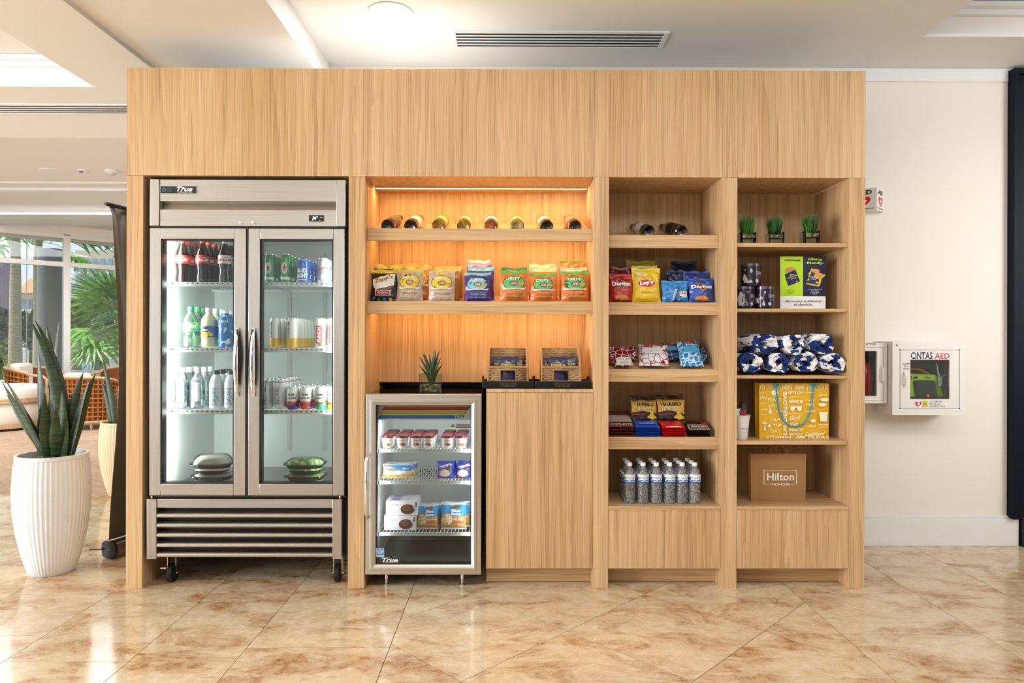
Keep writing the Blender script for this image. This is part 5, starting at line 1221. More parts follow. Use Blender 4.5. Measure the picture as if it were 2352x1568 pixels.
# cans
HN = [('T', 'Heineken', 0, .18, 1.0, .1, 'F2F6F2', 0, 0, .05), ('S', 0, .52, .2, 'D23428')]
def starfix(o): return o
for px, nm in ((620, 'left'), (657, 'right')):
    o = can('x', F_('2E8A3A', .25), [('T', 'Heineken', 0, .17, 1.1, .12, 'F2F6F2', 0, 0, .05), ('E', 0, .52, .26, .2, 'C8DCCC'), ('P', [((.24 if i % 2 == 0 else .1)*sin(pi*i/5), .52+(.16 if i % 2 == 0 else .065)*cos(pi*i/5)) for i in range(10)], 'C83A2A')], r=.030, h=.150)
    row(Kit(o), 'f1', px, .16, 4, .065, 'front green beer can with red star, %s column' % nm, 'green beer can behind the front one, %s column' % nm, 'green beer cans')
o = can('x', F_('1E54B0', .25), [('T', 'BUD', 0, .52, .8, .18, 'F4F6FA', 0, 0, .05), ('T', 'LIGHT', 0, .3, 1.0, .2, 'F4F6FA', 0, 0, .05), ('R', -.4, .1, .4, .14, 'D8E0F0')]); row(Kit(o), 'f1', 697, .15, 4, .07, 'front bright blue beer can with white lettering', 'bright blue beer can behind the front one', 'blue beer cans')
o = can('x', col('DADDE0', .22, .7), [('T', 'Coors', 0, .6, 1.0, .16, 'B83A40', 8, .3, .04), ('T', 'LIGHT', 0, .42, .8, .12, '8A9098', 0, 0, .02)], h=.128); row(Kit(o), 'f1', 743, .15, 4, .07, 'front silver beer can with red script', 'silver beer can behind the front one', 'silver beer cans')
YB = F_('E2B42A', .25); WB = F_('ECEAE4', .25)
for px, n, nm in ((632, 4, 'left'), (671, 6, 'right')):
    o = can('x', WB, [('T', 'Corona', -.25, .62, .55, .2, '14203A', 90, .1, .04)], slim=True, bands=((.02, YB), (.052, WB), (.06, WB))); row(Kit(o), 'f2', px, .14, n, .062, 'front white and yellow tall can, %s of the two columns' % nm, 'white and yellow tall can behind the front one, %s column' % nm, 'white and yellow tall cans')
for px, n, nm in ((735, 4, 'left'), (765, 3, 'right')):
    o = can('x', WB, [('R', -.3, .15, .35, .75, 'D85A50'), ('T', 'PUNCH', 0, .45, .5, .35, 'F4F0EC', 90, 0, .04), ('E', .2, .12, .2, .06, '8A7A40')], slim=True); row(Kit(o), 'f2', px, .14, n, .062, 'front white tall can with red panel, %s of two' % nm, 'white tall can with red panel behind the front one, %s column' % nm, 'white and red tall cans')
for px, nm, c_ in ((614, 'left', '8A9098'), (645, 'right', 'B8785A')):
    o = can('x', F_('DFE2E4', .25), [('T', 'NUTRL', -.1, .48, .6, .3, '5A6068', 90, 0, .02), ('R', -1, .90, 1, .93, c_)], slim=True); row(Kit(o), 'f3', px, .14, 5, .062, 'front pale grey tall can with upright lettering, %s of the pair' % nm, 'pale grey tall can behind the %s front one' % nm, 'pale grey tall cans')
MIX = blotch('colourful_can_print', '3A3A8A', 'E0603A', 45, .48, .52, .25); MIXG = F_('4ABA88', .25)
for px, body, nm in ((673, MIX, 'leftmost of the multi-coloured cans'), (704, MIX, 'second of the multi-coloured cans'), (738, MIXG, 'green and white short can'), (767, F_('E8D83A', .25), 'yellow and white short can at the door edge')):
    o = can('x', F_('EFEFEA', .25), [('T', 'RUM', 0, .66, .5, .1, '2A2A30', 0, 0, .03), ('T', 'COOLER', 0, .52, .8, .09, '2A2A30', 0, 0, .02), ('P', [(-.7, .36), (0, .28), (.7, .44), (.7, .38), (.0, .2), (-.7, .3)], 'D84A4A')], bands=((.02, body), (.042, F_('EFEFEA', .25)), (.05, F_('EFEFEA', .25))), h=.118)
    row(Kit(o), 'f3', px, .14, 4, .07, nm+', front of its column' , 'short can behind the '+nm, 'short mixed drink cans')
# takeout containers
def takeout(name, label, food, topd, group):
    t = thing(name, label, 'food container', (0, 0, 0), group, world=False); n = 40; BT = col('101112', .2); CL = CLEAR
    def ring(a, b, z, ph=0): return [(a*(abs(cos(2*pi*i/n))**.75)*(1 if cos(2*pi*i/n) >= 0 else -1), b*(abs(sin(2*pi*i/n))**.75)*(1 if sin(2*pi*i/n) >= 0 else -1), z) for i in range(n)]
    def loft(m, rs, mat, close=(True, True)):
        vs = [p for r in rs for p in r]; L = len(rs); fs = [(j*n+i, j*n+(i+1) % n, (j+1)*n+(i+1) % n, (j+1)*n+i) for j in range(L-1) for i in range(n)]
        if close[0]: fs.append(tuple(reversed(range(n))))
        if close[1]: fs.append(tuple((L-1)*n+i for i in range(n)))
        m.add(vs, fs, mat)
    m = MB(); loft(m, [ring(.078, .058, 0), ring(.096, .075, .040), ring(.112, .09, .042), ring(.112, .09, .045), ring(.096, .075, .044), ring(.079, .059, .006)], BT, (True, True)); m.build('tray_base', t)
    m = MB(); loft(m, [ring(.085, .065, .012), ring(.094, .073, .044), ring(.088, .067, .048+topd*.5), ring(.074, .055, .052+topd*.85), ring(.045, .03, .054+topd)], food, (True, True)); m.build('food', t)
    m = MB(); loft(m, [ring(.113, .091, .0455), ring(.113, .091, .0475), ring(.098, .077, .05), ring(.09, .071, .055+topd*.6), ring(.07, .052, .060+topd)], CL, (False, True)); m.build('clear_lid', t)
    return t
RICE = blotch('wrapped_bread', 'E8DEC6', 'F5F0E4', 10, .4, .6, .6); SALAD = blotch('salad', '6A9A3A', 'DDE8B4', 45, .45, .56, .5); SAL2 = blotch('salad_mixed', '8AAE4A', 'E0B8A0', 38, .5, .62, .5)
Yt = .17
for px, f1, f2, d1, nm, z_1 in ((492, RICE, RICE, .03, 'white-filled', 1080), (704, SALAD, SAL2, .012, 'green salad', 1078)):
    zb_ = FS['f4']+.001
    a = takeout('takeout_container', 'lower %s takeout container at the bottom of the refrigerator' % nm, f2, .0, 'takeout containers'); a.location = (X(px, Yt), Yt, zb_)
    b = takeout('takeout_container', 'upper %s takeout container, stacked on the lower one' % nm, f1, d1, 'takeout containers'); b.location = (X(px-2, Yt), Yt, zb_+.0622); b.rotation_euler = (0, 0, .06)

# ---- small refrigerator contents
cup = vessel('ice_cream_cup', 'x', 'ice cream cup', [(.024, 0), (.025, .002), (.0305, .058)], col('F6F2EE', .4), n=24, cap=([(.0325, .055), (.0325, .065), (.031, .067), (.0001, .067)], col('6A1E28', .35), 'lid'), lab=(.0285, .006, .05, col('F6F2EE', .4), [('E', 0, .35, .2, .2, 'D88A70'), ('E', .1, .3, .1, .12, '8A4A3A'), ('T', 'cream', 0, .8, .4, .14, '9A5A4A')]))
m = None
for ch in cup.children:
    if ch.name.startswith('label'):
        for v in ch.data.vertices:
            f = (v.co.z-.006)/.044; s = 1+(-.10+.17*f)*.9; v.co.x *= s; v.co.y *= s
ck = Kit(cup)
for i, px in enumerate((891.5, 925, 955.5, 985, 1028, 1059)):
    for r in range(4):
        Y = .145+.068*r
        ck.put((X(px, .145)+.0015*((i+r) % 3-1), Y, MS['m1']+.0005), (0, 0, .1*((i+r) % 3)), 'ice cream cup with dark red lid, row %s from front, column %s from left' % (['one', 'two', 'three', 'four'][r], ['one', 'two', 'three', 'four', 'five', 'six'][i]), 'ice cream cups')
sand = [('P', [(-.5, .05), (.5, .05), (.5, .3), (-.5, .3)], 'E2B45A'), ('P', [(-.5, .22), (-.2, .3), (.1, .22), (.35, .4), (.2, .6), (-.3, .55)], 'F4F0EA'), ('P', [(-.42, .62), (-.1, .75), (.12, .56), (-.2, .45)], 'A08A78'), ('P', [(-.1, .75), (.1, .52), (.5, .5), (.5, .93), (-.4, .93)], '3A9ADA'), ('T', 'Blue', .3, .66, .24, .12, 'FFFFFF', 0, .2, .05)]
for k, (pl, pr, pt, Y) in enumerate(((878, 948, 1066, .165), (880, 955, 1063, .215), (886, 960, 1061, .265))):
    z0 = MS['m2']+.001; w_ = X(pr, Y)-X(pl, Y); h_ = Z(pt, Y)-z0
    o = bag('ice_cream_sandwich', ['front', 'middle', 'rear'][k]+' long blue and tan ice cream sandwich packet on the middle wire shelf', 'ice cream', w_, h_, .035, F_('E9E4DC'), sand, seed=120+k, group='long ice cream packets', pw=6, flat=True); place(o, (pl+pr)/2, Y, z0, -14)
    o.rotation_euler = (radians(-14), 0, 0)
cooky = [('E', -.05, .3, .34, .24, 'D8B48A'), ('E', -.05, .3, .26, .18, 'F0E2CC'), ('P', [(-.4, .7), (.3, .9), (.42, .78), (-.2, .6)], 'F2F2F6'), ('T', 'cookies', 0, .74, .6, .14, 'B83A3A', 12, .2, .03), ('E', .28, .55, .12, .1, '8A5A3A'), ('E', -.3, .1, .08, .06, 'D04030')]
for k, (pl, pr, pt, Y) in enumerate(((1005, 1044, 1059, .17), (1047, 1085, 1060, .17), (1008, 1050, 1058, .235), (1047, 1086, 1058, .235))):
    z0 = MS['m2']+.001; w_ = X(pr, Y)-X(pl, Y); h_ = Z(pt, Y)-z0
    o = bag('ice_cream_cookie', ['front left', 'front right', 'rear left', 'rear right'][k]+' royal blue cookie packet on the middle wire shelf', 'ice cream', w_, h_, .04, F_('1E40B8'), cooky, seed=130+k, group='royal blue cookie packets', pw=4, flat=True); place(o, (pl+pr)/2, Y, z0, -6)
def barbox():
    t = thing('ice_cream_box', 'x', 'box', (0, 0, 0), 'ice cream bar boxes', world=False); m = MB(); m.box(-.085, .085, -.016, .016, 0, .078, col('F2F0F4', .4)); m.build('carton', t, bevel=.002)
    m = MB(); art(m, flatS(-.085, -.016, 0, .17, .078), [('E', .68, .42, .22, .34, '5A2E20'), ('E', .64, .5, .13, .2, '7A4A34'), ('R', .92, .6, .96, .9, '3A3A6A'), ('E', .9, .55, .05, .1, 'D8D0E8'), ('T', 'bars', .25, .75, .3, .18, 'A8A8D0', 0, .3), ('R', .06, .2, .36, .24, 'C8C8DC'), ('R', .06, .32, .3, .35, 'C8C8DC')], .0006, .0003); m.build('print', t)
    m = MB(); art(m, lambda u, v, off=0: (-.085+.17*u, -.016+.032*v, .0785+off), [('E', .3, .5, .18, .3, '5A62B8'), ('T', 'ice', .6, .5, .3, .3, 'A0A0C8')], .0003, .0002); m.build('top_print', t); return t
bk = Kit(barbox()); zz = MS['m3']+.0005
for j in range(2):
    for r in range(4 if j else 3):
        Y = .15+.036*r; bk.put((X(925-4*(1-j), .15), Y, zz+.079*j), (0, 0, .01*((r+j) % 3-1)), '%s ice cream bar box, %s, %s' % ('white', 'upper layer' if j else 'lower layer', ['frontmost', 'second from front', 'third from front', 'rearmost'][r]), 'ice cream bar boxes')
cho = [('R', -.5, .5, .5, .92, '3A9ADA'), ('R', -.5, .06, .5, .5, 'C89A5A'), ('E', -.25, .38, .24, .24, 'E8D2A8'), ('O', -.25, .38, .25, .25, .03, 'A87A3A')]+[('E', -.25+.15*cos(a), .38+.15*sin(a), .02, .02, '3A2010') for a in (0, 1.2, 2.4, 3.6, 4.9)]+[('T', 'Blue', .12, .72, .4, .12, 'FFFFFF', 0, .2, .05), ('T', 'Bunny', .14, .58, .44, .12, 'FFFFFF', 0, .2, .05), ('T', 'Chips Galore', .2, .40, .44, .07, 'F4ECD8', 0, 0, .03), ('T', 'SANDWICH', .2, .28, .44, .07, 'B8283A', 0, 0, .03), ('E', .1, .86, .16, .06, '8A5A3A')]
for k, (pl, pr, pt, Y) in enumerate(((958, 1008, 1158, .16), (962, 1016, 1155, .215), (1013, 1072, 1155, .155), (1020, 1080, 1152, .21))):
    z0 = MS['m3']+.001; w_ = X(pr, Y)-X(pl, Y); h_ = Z(pt, Y)-z0
    o = bag('ice_cream_sandwich', ['front left', 'rear left', 'front right', 'rear right'][k]+' light blue cookie sandwich packet on the lowest wire shelf', 'ice cream', w_, h_, .04, F_('E6EDF2'), cho, seed=140+k, group='cookie sandwich packets on the lowest shelf', pw=5, flat=True); place(o, (pl+pr)/2, Y, z0, -8)
# ================================================================ LEFT FOREGROUND
def blade(pts, wid, mat, thick=.12, tw=0):
    "tapered leaf along world points; wid = half width at the widest"
    m = MB(); n = len(pts); q = []
    for i, p in enumerate(pts):
        p = Vector(p); t = (Vector(pts[min(i+1, n-1)])-Vector(pts[max(i-1, 0)])).normalized(); f = i/(n-1)
        s = Vector((cos(tw), sin(tw), 0)); s = (s-t*s.dot(t)).normalized(); nn = t.cross(s)
        w_ = wid*(.62+.38*sin(min(1, f*2.2)*pi/2))*(1-max(0, (f-.35)/.65)**1.6)+.0008
        q += [p-s*w_+nn*w_*.25, p-nn*w_*thick, p+s*w_+nn*w_*.25, p+nn*w_*(thick+.12)]
    fs = [(4*j+k, 4*j+(k+1) % 4, 4*j+4+(k+1) % 4, 4*j+4+k) for j in range(n-1) for k in range(4)]+[(0, 1, 2, 3), (4*n-1, 4*n-2, 4*n-3, 4*n-4)]
    return m.add(q, fs, mat)
def smooth_path(ps, n=12):
    out = []
    for i in range(n+1):
        f = i/n
        if len(ps) == 2: out.append(ps[0].lerp(ps[1], f))
        else: out.append(ps[0]*(1-f)**2+ps[1]*2*f*(1-f)+ps[2]*f*f)
    return out
PY = .258; pxc = X(120, PY, 1312)
def fluted_pot(mat, H, par, at):
    m = MB(); pr = []
    for f, r in ((0, .100), (.02, .112), (.15, .137), (.35, .165), (.55, .180), (.72, .183), (.88, .177), (.97, .169), (1, .168)): pr.append((r, f*H))
    m.lathe(pr, mat, at, 200, cap=False, flute=(50, .022)); m.lathe([(.172, H-.02), (.172, H), (.158, H), (.156, H-.05)], mat, at, 60, cap=False); m.lathe([(.0001, .001), (.1, .001)], mat, at, 60, cap=False)
    m.build('fluted_pot', par, sharp=80)
    m = MB(); m.lathe([(.0001, H-.038), (.157, H-.04)], col('1A120C', .95), at, 40, cap=False); m.build('soil', par)
HP = Z(1041, PY, 120)
t = thing('snake_plant', 'snake plant in a tall white fluted pot at the left of the cabinet', 'plant', (pxc, PY, 0))
fluted_pot(col('EFF2F6', .45), HP, t, (pxc, PY, 0))
L = [((104, 1048), (62, 960), (9, 866), 9, -.02), ((98, 1046), (50, 960), (3, 874), 8, -.05), ((110, 1046), (60, 985), (15, 905), 8, .02),
     ((146, 1050), (146, 880), (66, 728), 9.5, .0), ((152, 1050), (152, 850), (80, 735), 8.5, .03), ((116, 1050), (112, 850), (136, 736), 9, .05), ((104, 1048), (92, 920), (87, 797), 9, .04), ((120, 1046), (130, 850), (104, 739), 9, .06),
     ((150, 1048), (160, 930), (192, 854), 9, .03), ((160, 1050), (178, 950), (220, 857), 9, -.02), ((156, 1050), (168, 960), (206, 872), 8, -.04), ((142, 1054), (141, 970), (143, 897), 11, -.06), ((118, 1050), (118, 960), (122, 868), 9, .02),
     ((126, 1054), (126, 990), (128, 932), 9, -.08), ((112, 1054), (100, 990), (104, 905), 9, -.07), ((134, 1050), (150, 1000), (158, 912), 8, .06), ((90, 1046), (88, 980), (96, 915), 8, .0)]
for i, (a, b, c_, wpx, dy) in enumerate(L):
    A, B, C = P(*a, PY+dy*.6), P(*b, PY+dy), P(*c_, PY+dy*1.8)
    blade(smooth_path([A, B, C]), wpx*3.74/F*1.4, SNAKE, .1, (i % 5-2)*.22).build('leaf', t, sharp=60)
t = thing('snake_plant', 'snake plant in a beige pot half hidden behind the dark banner', 'plant', (-3.135, 2.12, 0))
fluted_pot(col('D9C7A4', .5), .60, t, (-3.135, 2.12, 0))
for a, b, c_, w_ in (((262, 985), (256, 900), (236, 830), 8), ((258, 985), (250, 930), (232, 870), 7), ((275, 985), (280, 900), (286, 800), 8), ((285, 985), (300, 900), (320, 840), 8)):
    blade(smooth_path([P(*a, 2.12), P(*b, 2.12), P(*c_, 2.12)]), w_*5.6/F*1.1, SNAKE).build('leaf', t, sharp=60)
# retractable banner seen almost edge-on
t = thing('banner_stand', 'dark roll-up banner stand seen edge-on behind the cabinet', 'banner', (-2.25, .6, 0))
A0 = P(250, 1252, .50); B0 = Vector((-1.98, 1.32, A0.z)); A0.z = .1
def bS(a, b, off=0):
    base = Vector((A0.x, A0.y, .10)).lerp(Vector((B0.x, B0.y, .10)), a); z = .10+b*1.95
    pinch = .045*sin(pi*b)**1.5*(1-a)+(-.02*(b > .97)*(1-a))
    fold = .016*sin(a*13+b*2.5)*(b**.7)+.01*sin(a*31+1.3)*b
    return (base.x+pinch+fold*.9, base.y-fold*.3, z-.03*(b**8)*a)
m = MB(); BAN = col('74716C', .28, .6, .6); m.grid(bS, 60, 30, BAN)
m.build('banner_fabric', t, sharp=80)
m = MB(); p, q = Vector(bS(0, 1)), Vector(bS(1, 1)); m.tube([p-(q-p).normalized()*.02, q], .011, BLACK, 10); m.build('top_rail', t)
dv = (B0-Vector((A0.x, A0.y, B0.z))); dv.z = 0; dv.normalize(); nv = Vector((-dv.y, dv.x, 0))
def cas(p0, p1, sc, mat):
    m = MB(); out = []
    for c_ in (p0, p1):
        for i in range(20):
            a = 2*pi*i/20; r = sc*(1 if True else 1); ca, sa = cos(a), sin(a)
            out.append(c_+nv*(r*1.15*(abs(ca)**.6)*(1 if ca > 0 else -1))+Vector((0, 0, r*(abs(sa)**.6)*(1 if sa > 0 else -1))))
    return m.add(out, [tuple(range(20)), tuple(reversed(range(20, 40)))]+[(i, i+20, (i+1) % 20+20, (i+1) % 20) for i in range(20)], mat)
c0 = Vector((A0.x+.02, A0.y-.02, .052)); cas(c0, c0+dv*.95, .046, col('8C857C', .3, .9)).build('base_cassette', t)
m = cas(c0-dv*.012, c0+dv*.002, .05, BLACK); e = c0-dv*.0135; m.lathe([(.004, 0), (.0001, .001)], CHROME, e, 10, Matrix.Rotation(pi/2, 3, 'X')); m.build('end_cap', t, label='black rounded end cap')
m = MB(); m.box(c0.x-.12, c0.x-.04, c0.y-.004, c0.y+.004, .05, .056, col('6A4A34', .4, .6)); m.build('foot', t)

# ================================================================ LOUNGE
A_ = Vector((-8.5, 7.9, 0)); RM = Matrix.Translation(A_) @ Matrix.Rotation(pi/4, 4, 'Z')
w3 = thing('window_3', '', 'window', tuple(A_)); del w3['category']; del w3['label']; struct(w3)
def wbox(name, u0, u1, v0, v1, z0, z1, mat): m = MB(); m.box(u0, u1, v0, v1, z0, z1, mat, RM); struct(m.build(name, w3)); return m
FRM = col('F0EFEA', .4)
k2 = sqrt(2)
for u in (-5.2, -3.4, -1.6, .71*k2, 2.9, 4.7): wbox('mullion', u-.05, u+.05, -.06, .06, 0, 3.1, FRM)
for u in (0, .3*k2, -.6, -2.5, 2.0, 3.8): wbox('glass_joint', u-.006, u+.006, -.01, .01, 0, 3.06, col('9AA09C', .3))
for a, b in ((-6, -5.25), (-5.15, -3.45), (-3.35, -1.65), (-1.55, .71*k2-.05), (.71*k2+.05, 2.85), (2.95, 4.65), (4.75, 6.5)):
    wbox('transom', a, b, -.05, .05, 2.555, 2.635, FRM); wbox('sill', a, b, -.06, .06, .0, .10, FRM); wbox('head_frame', a, b, -.06, .06, 3.05, 3.12, FRM); wbox('pane', a, b, -.003, .003, .1, 3.05, PANE)
m = MB(); m.box(-6.5, 7, -.08, .2, 3.12, 3.6, WALLM, RM); struct(m.build('wall_window_head'))
m = MB(); m.box(-6.5, 7, .2, 1.1, 3.12, 3.22, col('E8DCD4', .9), RM); struct(m.build('trim_5'))
# woven armchairs
WEAVE = col('B06A24', .6); WEAVED = col('7A4416', .7); CUSH = plaster('cushion_fabric', 'EDE6DA', .95)
def armchair():
    t = thing('woven_armchair', 'x', 'armchair', (0, 0, 0), 'woven lounge armchairs', world=False)
    R = .37; H0, H1 = .12, .74
    def pt(a, z, r=R): k = 1+.06*(z-H0)/(H1-H0); return (r*k*sin(a)*1.02, -r*k*cos(a)*.95, z)
    m = MB(); am = radians(105); na = 22; nz = 9
    m.grid(lambda i, j: pt(-am+2*am*i, H0+(H1-.03-H0)*j*(1-.12*abs(2*i-1)**3), R-.012), 40, 3, WEAVED)
    for i in range(na+1):
        a = -am+2*am*i/na; top = H0+(H1-.03-H0)*(1-.12*abs(2*i/na-1)**3); m.tube([pt(a, H0), pt(a, (H0+top)/2), pt(a, top)], .010, WEAVE, 5)
    for j in range(nz+1):
        m.tube([pt(-am+2*am*i/28, H0+(H1-.03-H0)*j/nz*(1-.12*abs(2*i/28-1)**3), R+.004) for i in range(29)], .009, WEAVE, 5)
    m.build('woven_shell', t)
    m = MB(); m.tube([pt(-am+2*am*i/28, H1-.12*(H1-H0)*abs(2*i/28-1)**3, R) for i in range(29)], .022, WFURN, 8); m.tube([pt(-am+2*am*i/28, H0-.01, R) for i in range(29)], .02, WFURN, 8)
    for s in (-1, 1): m.tube([pt(s*am, H1-.09, R), (s*.39, .30, H1-.12), (s*.385, .34, H1-.16), (s*.385, .34, .3), (s*.38, .33, .0)], .02, WFURN, 8)
    m.build('frame', t)
    for x, y in ((-.24, -.22), (.24, -.22)): m = MB(); m.lathe([(.014, 0), (.02, .12)], WFURN, (x, y, 0), 12); m.build('leg', t)
    m = MB(); m.box(-.25, .25, -.19, .34, .26, .43, CUSH); m.build('seat_cushion', t, bevel=.04)
    m = MB(); m.box(-.20, .20, -.285, -.15, .42, .80, CUSH); m.build('back_cushion', t, bevel=.05); return t
ak = Kit(armchair())
ak.put((-6.03, 6.4, .006), (0, 0, radians(-12)), 'woven cane armchair with its curved back to the camera')
ak.put((-7.5, 7.45, .006), (0, 0, radians(-85)), 'woven armchair turned sideways behind the white pot plant, facing right', scale=(1.1, 1.1, 1.12))
ak.put((-6.48, 8.1, .006), (0, 0, radians(160)), 'woven armchair beyond the nearest one, facing the camera', scale=(1.1, 1.1, 1.1))
ak.put((-5.75, 9.2, .006), (0, 0, radians(185)), 'farthest woven armchair by the window, next to the banner', scale=(1.1, 1.1, 1.18))
t = thing('lounge_sofa', 'rounded white lounge sofa with pale wood band at the left edge', 'sofa', (-7.3, 6.3, 0)); cx_, cy_ = -7.3, 6.3
m = MB(); m.lathe([(.55, .006), (.55, .04)], BLACK, (cx_, cy_, 0), 48); m.build('plinth', t)
m = MB(); m.lathe([(.57, .04), (.57, .10)], WFURN, (cx_, cy_, 0), 48); m.build('lower_band', t)
m = MB(); m.lathe([(.55, .10), (.57, .14), (.57, .36), (.55, .39)], CUSH, (cx_, cy_, 0), 48); m.build('upholstered_base', t)
m = MB(); m.lathe([(.60, .39), (.60, .45)], WFURN, (cx_, cy_, 0), 48); m.build('upper_band', t)
m = MB(); m.lathe([(.58, .45), (.59, .5), (.57, .58), (.50, .62), (.0001, .63)], CUSH, (cx_, cy_, 0), 48); m.build('seat_cushion', t)
m = MB(); m.box(-8.1, -7.62, 6.4, 6.56, .63, .95, CUSH); m.build('back_cushion', t, bevel=.05); 
# potted olive grass by the window
t = thing('window_planter', 'wispy pale plant by the window behind the lounge seats', 'plant', (-8.15, 7.8, .006)); rd = random.Random(9)
m = MB(); m.lathe([(.1, .0), (.13, .3), (.12, .3), (.09, .02)], col('E9E4DA', .6), (-8.15, 7.8, .006), 24); m.build('pot', t)
m = MB()
for i in range(90):
    a = rd.uniform(0, 6.28); r = rd.uniform(0, .16); H = rd.uniform(.35, .85); x, y = -8.15+.05*cos(a), 7.8+.05*sin(a)
    m.add([(x-.004, y, .28), (x+.004, y, .28), (x+r*cos(a)*.6+.003, y+r*sin(a)*.6, .28+H*.6), (x+r*cos(a), y+r*sin(a), .28+H)], [(0, 1, 2, 3)], leafmat('wispy_leaf', 'A8B878', 'D8DCA8') if i == 0 else m.mats[0])
o = m.build('stems', t); o['kind'] = 'stuff'

# ================================================================ OUTSIDE
gq = MB(); gq.box(-40, 0, 8.0, 19, -.12, -.03, col('CFC8BC', .85)); struct(gq.build('ground_terrace'))
m = MB(); m.box(-180, 40, 19, 120, -1.3, -1.2, col('7E97A8', .12, 0, .7)); struct(m.build('water_canal'))
m = MB(); m.box(-180, 40, 120, 300, -1.3, .3, col('A8A294', .9)); struct(m.build('ground_far_bank'))
m = MB(); m.lathe([(.235, -.03), (.235, 3.05)], col('6C7378', .45), (-8.98, 10.0, 0), 48); struct(m.build('column_1', origin=(-8.98, 10, 0)))
m = MB(); m.box(-9.6, -6.8, 11.0, 11.3, -.03, .62, col('CFCFCC', .7)); struct(m.build('garden_wall'))
def fan(R, n, mat, droop):
    m = MB()
    for i in range(n):
        a = radians(-105+210*i/(n-1)); w_ = R*.05; pts = []
        for f in (0, .35, .7, 1):
            r = R*f; pts.append((r*sin(a), r*cos(a), -droop*R*f*f*(.6+.4*abs(sin(a)))))
        px_, py_ = cos(a), -sin(a)
        vs = []
        for (x, y, z), k in zip(pts, (.15, 1, .8, .02)): vs += [(x-px_*w_*k, y-py_*w_*k, z), (x, y, z+w_*.3*k), (x+px_*w_*k, y+py_*w_*k, z)]
        m.add(vs, [(3*j+q, 3*j+q+1, 3*j+q+4, 3*j+q+3) for j in range(3) for q in (0, 1)], mat)
    m.tube([(0, -R*.8, -.12*R), (0, -R*.4, .02), (0, 0, 0)], .008, mat, 5); return m
def fanpalm(name, label, loc, R, n, trunk_h, tr, seed, group=None, lean=0):
    rd = random.Random(seed); t = thing(name, label, 'palm tree', loc, group, world=False)
    m = MB(); m.lathe([(tr*1.5, 0), (tr*1.1, trunk_h*.1), (tr, trunk_h*.4), (tr*.9, trunk_h)], TRUNK, n=14); m.build('trunk', t)
    me = None
    for i in range(n):
        az = 2*pi*i/n*2.4+rd.uniform(-.2, .2); el = rd.uniform(-.5, 1.1)
        if me is None: o = fan(R, 18, PALMG, .35).build('frond', t); me = o
        else: o = me.copy(); COL.objects.link(o)
        d_ = Vector((cos(az)*cos(el), sin(az)*cos(el), sin(el)))
        o.location = Vector((0, 0, trunk_h))+d_*R*.8; o.rotation_euler = d_.to_track_quat('Y', 'Z').to_euler(); s = rd.uniform(.8, 1.15); o.scale = (s, s, s)
    return t
fanpalm('fan_palm', 'large bright green fan palm just outside the right-hand window', (-8.75, 12.2, -.03), .95, 22, 1.55, .09, 1)
fanpalm('fan_palm', 'smaller fan palm below the large one outside the window', (-10.6, 14.5, -.03), .5, 14, 1.0, .06, 2)
fanpalm('fan_palm', 'fan palm hanging into the top of the left window', (-13.7, 16.5, -.03), 1.3, 18, 4.3, .12, 3)
def tree(label, loc, H, R, tr, seed, cat='tree', n=900, ls=.16, mat=TREEG, sq=.7):
    rd = random.Random(seed); t = thing('tree', label, cat, loc, None, world=False)
    m = MB(); m.lathe([(tr*1.6, 0), (tr*1.1, H*.15), (tr*.9, H*.5), (tr*.6, H)], TRUNK, n=12); m.build('trunk', t)
    m = MB()
    for i in range(n):
        a, e, r = rd.uniform(0, 6.28), math.asin(rd.uniform(-1, 1)), R*rd.random()**.4
        c_ = Vector((r*cos(a)*cos(e), r*sin(a)*cos(e), H+r*sin(e)*sq)); d1 = Vector((rd.gauss(0, 1), rd.gauss(0, 1), rd.gauss(0, 1))).normalized(); d2 = d1.cross(Vector((rd.gauss(0, 1), rd.gauss(0, 1), rd.gauss(0, 1)))).normalized()
        m.add([c_-d1*ls, c_+d2*ls*.35, c_+d1*ls, c_-d2*ls*.35], [(0, 1, 2, 3)], mat)
    o = m.build('foliage', t); o['kind'] = 'stuff'; return t
DKG = leafmat('dark_foliage', '16240F', '3A5228'); OLV = leafmat('olive_foliage', '4A5A22', '8A9A4A')
tree('tree with pale trunk standing outside the left window', (-11.55, 12.6, -.03), 4.7, 1.2, .13, 1, n=1200)
tree('olive-green tree crown hanging over the right window', (-9.9, 15.2, -.03), 4.5, 1.6, .12, 2, n=1700, mat=OLV)
for k, (px, d_, top, R, mt, lb) in enumerate(((12, 28, 650, 1.1, DKG, 'dark bushy tree across the terrace at the far left of the window'), (85, 34, 668, 1.6, DKG, 'small dark tree seen left of the grey column'), (60, 42, 690, 1.6, DKG, 'dark tree on the far side between pale trunk and column'),
        (180, 30, 640, 1.1, DKG, 'dark tree right of the window mullion'), (225, 26, 650, 1.2, DKG, 'dark tree behind the large fan palm'), (8, 24, 715, 1.3, OLV, 'low yellow-green bush beyond the terrace at far left'), (172, 22, 690, .9, OLV, 'pale green bush right of the mullion'))):
    Yt = d_+CAMY; x = X(px, Yt); top_z = Z(top, Yt); tree(lb, (x, Yt, -.1 if Yt < 19 else -1.2), max(1.4, top_z-R*.5), R, .14, 20+k, n=700, ls=.2, mat=mt, sq=.6)
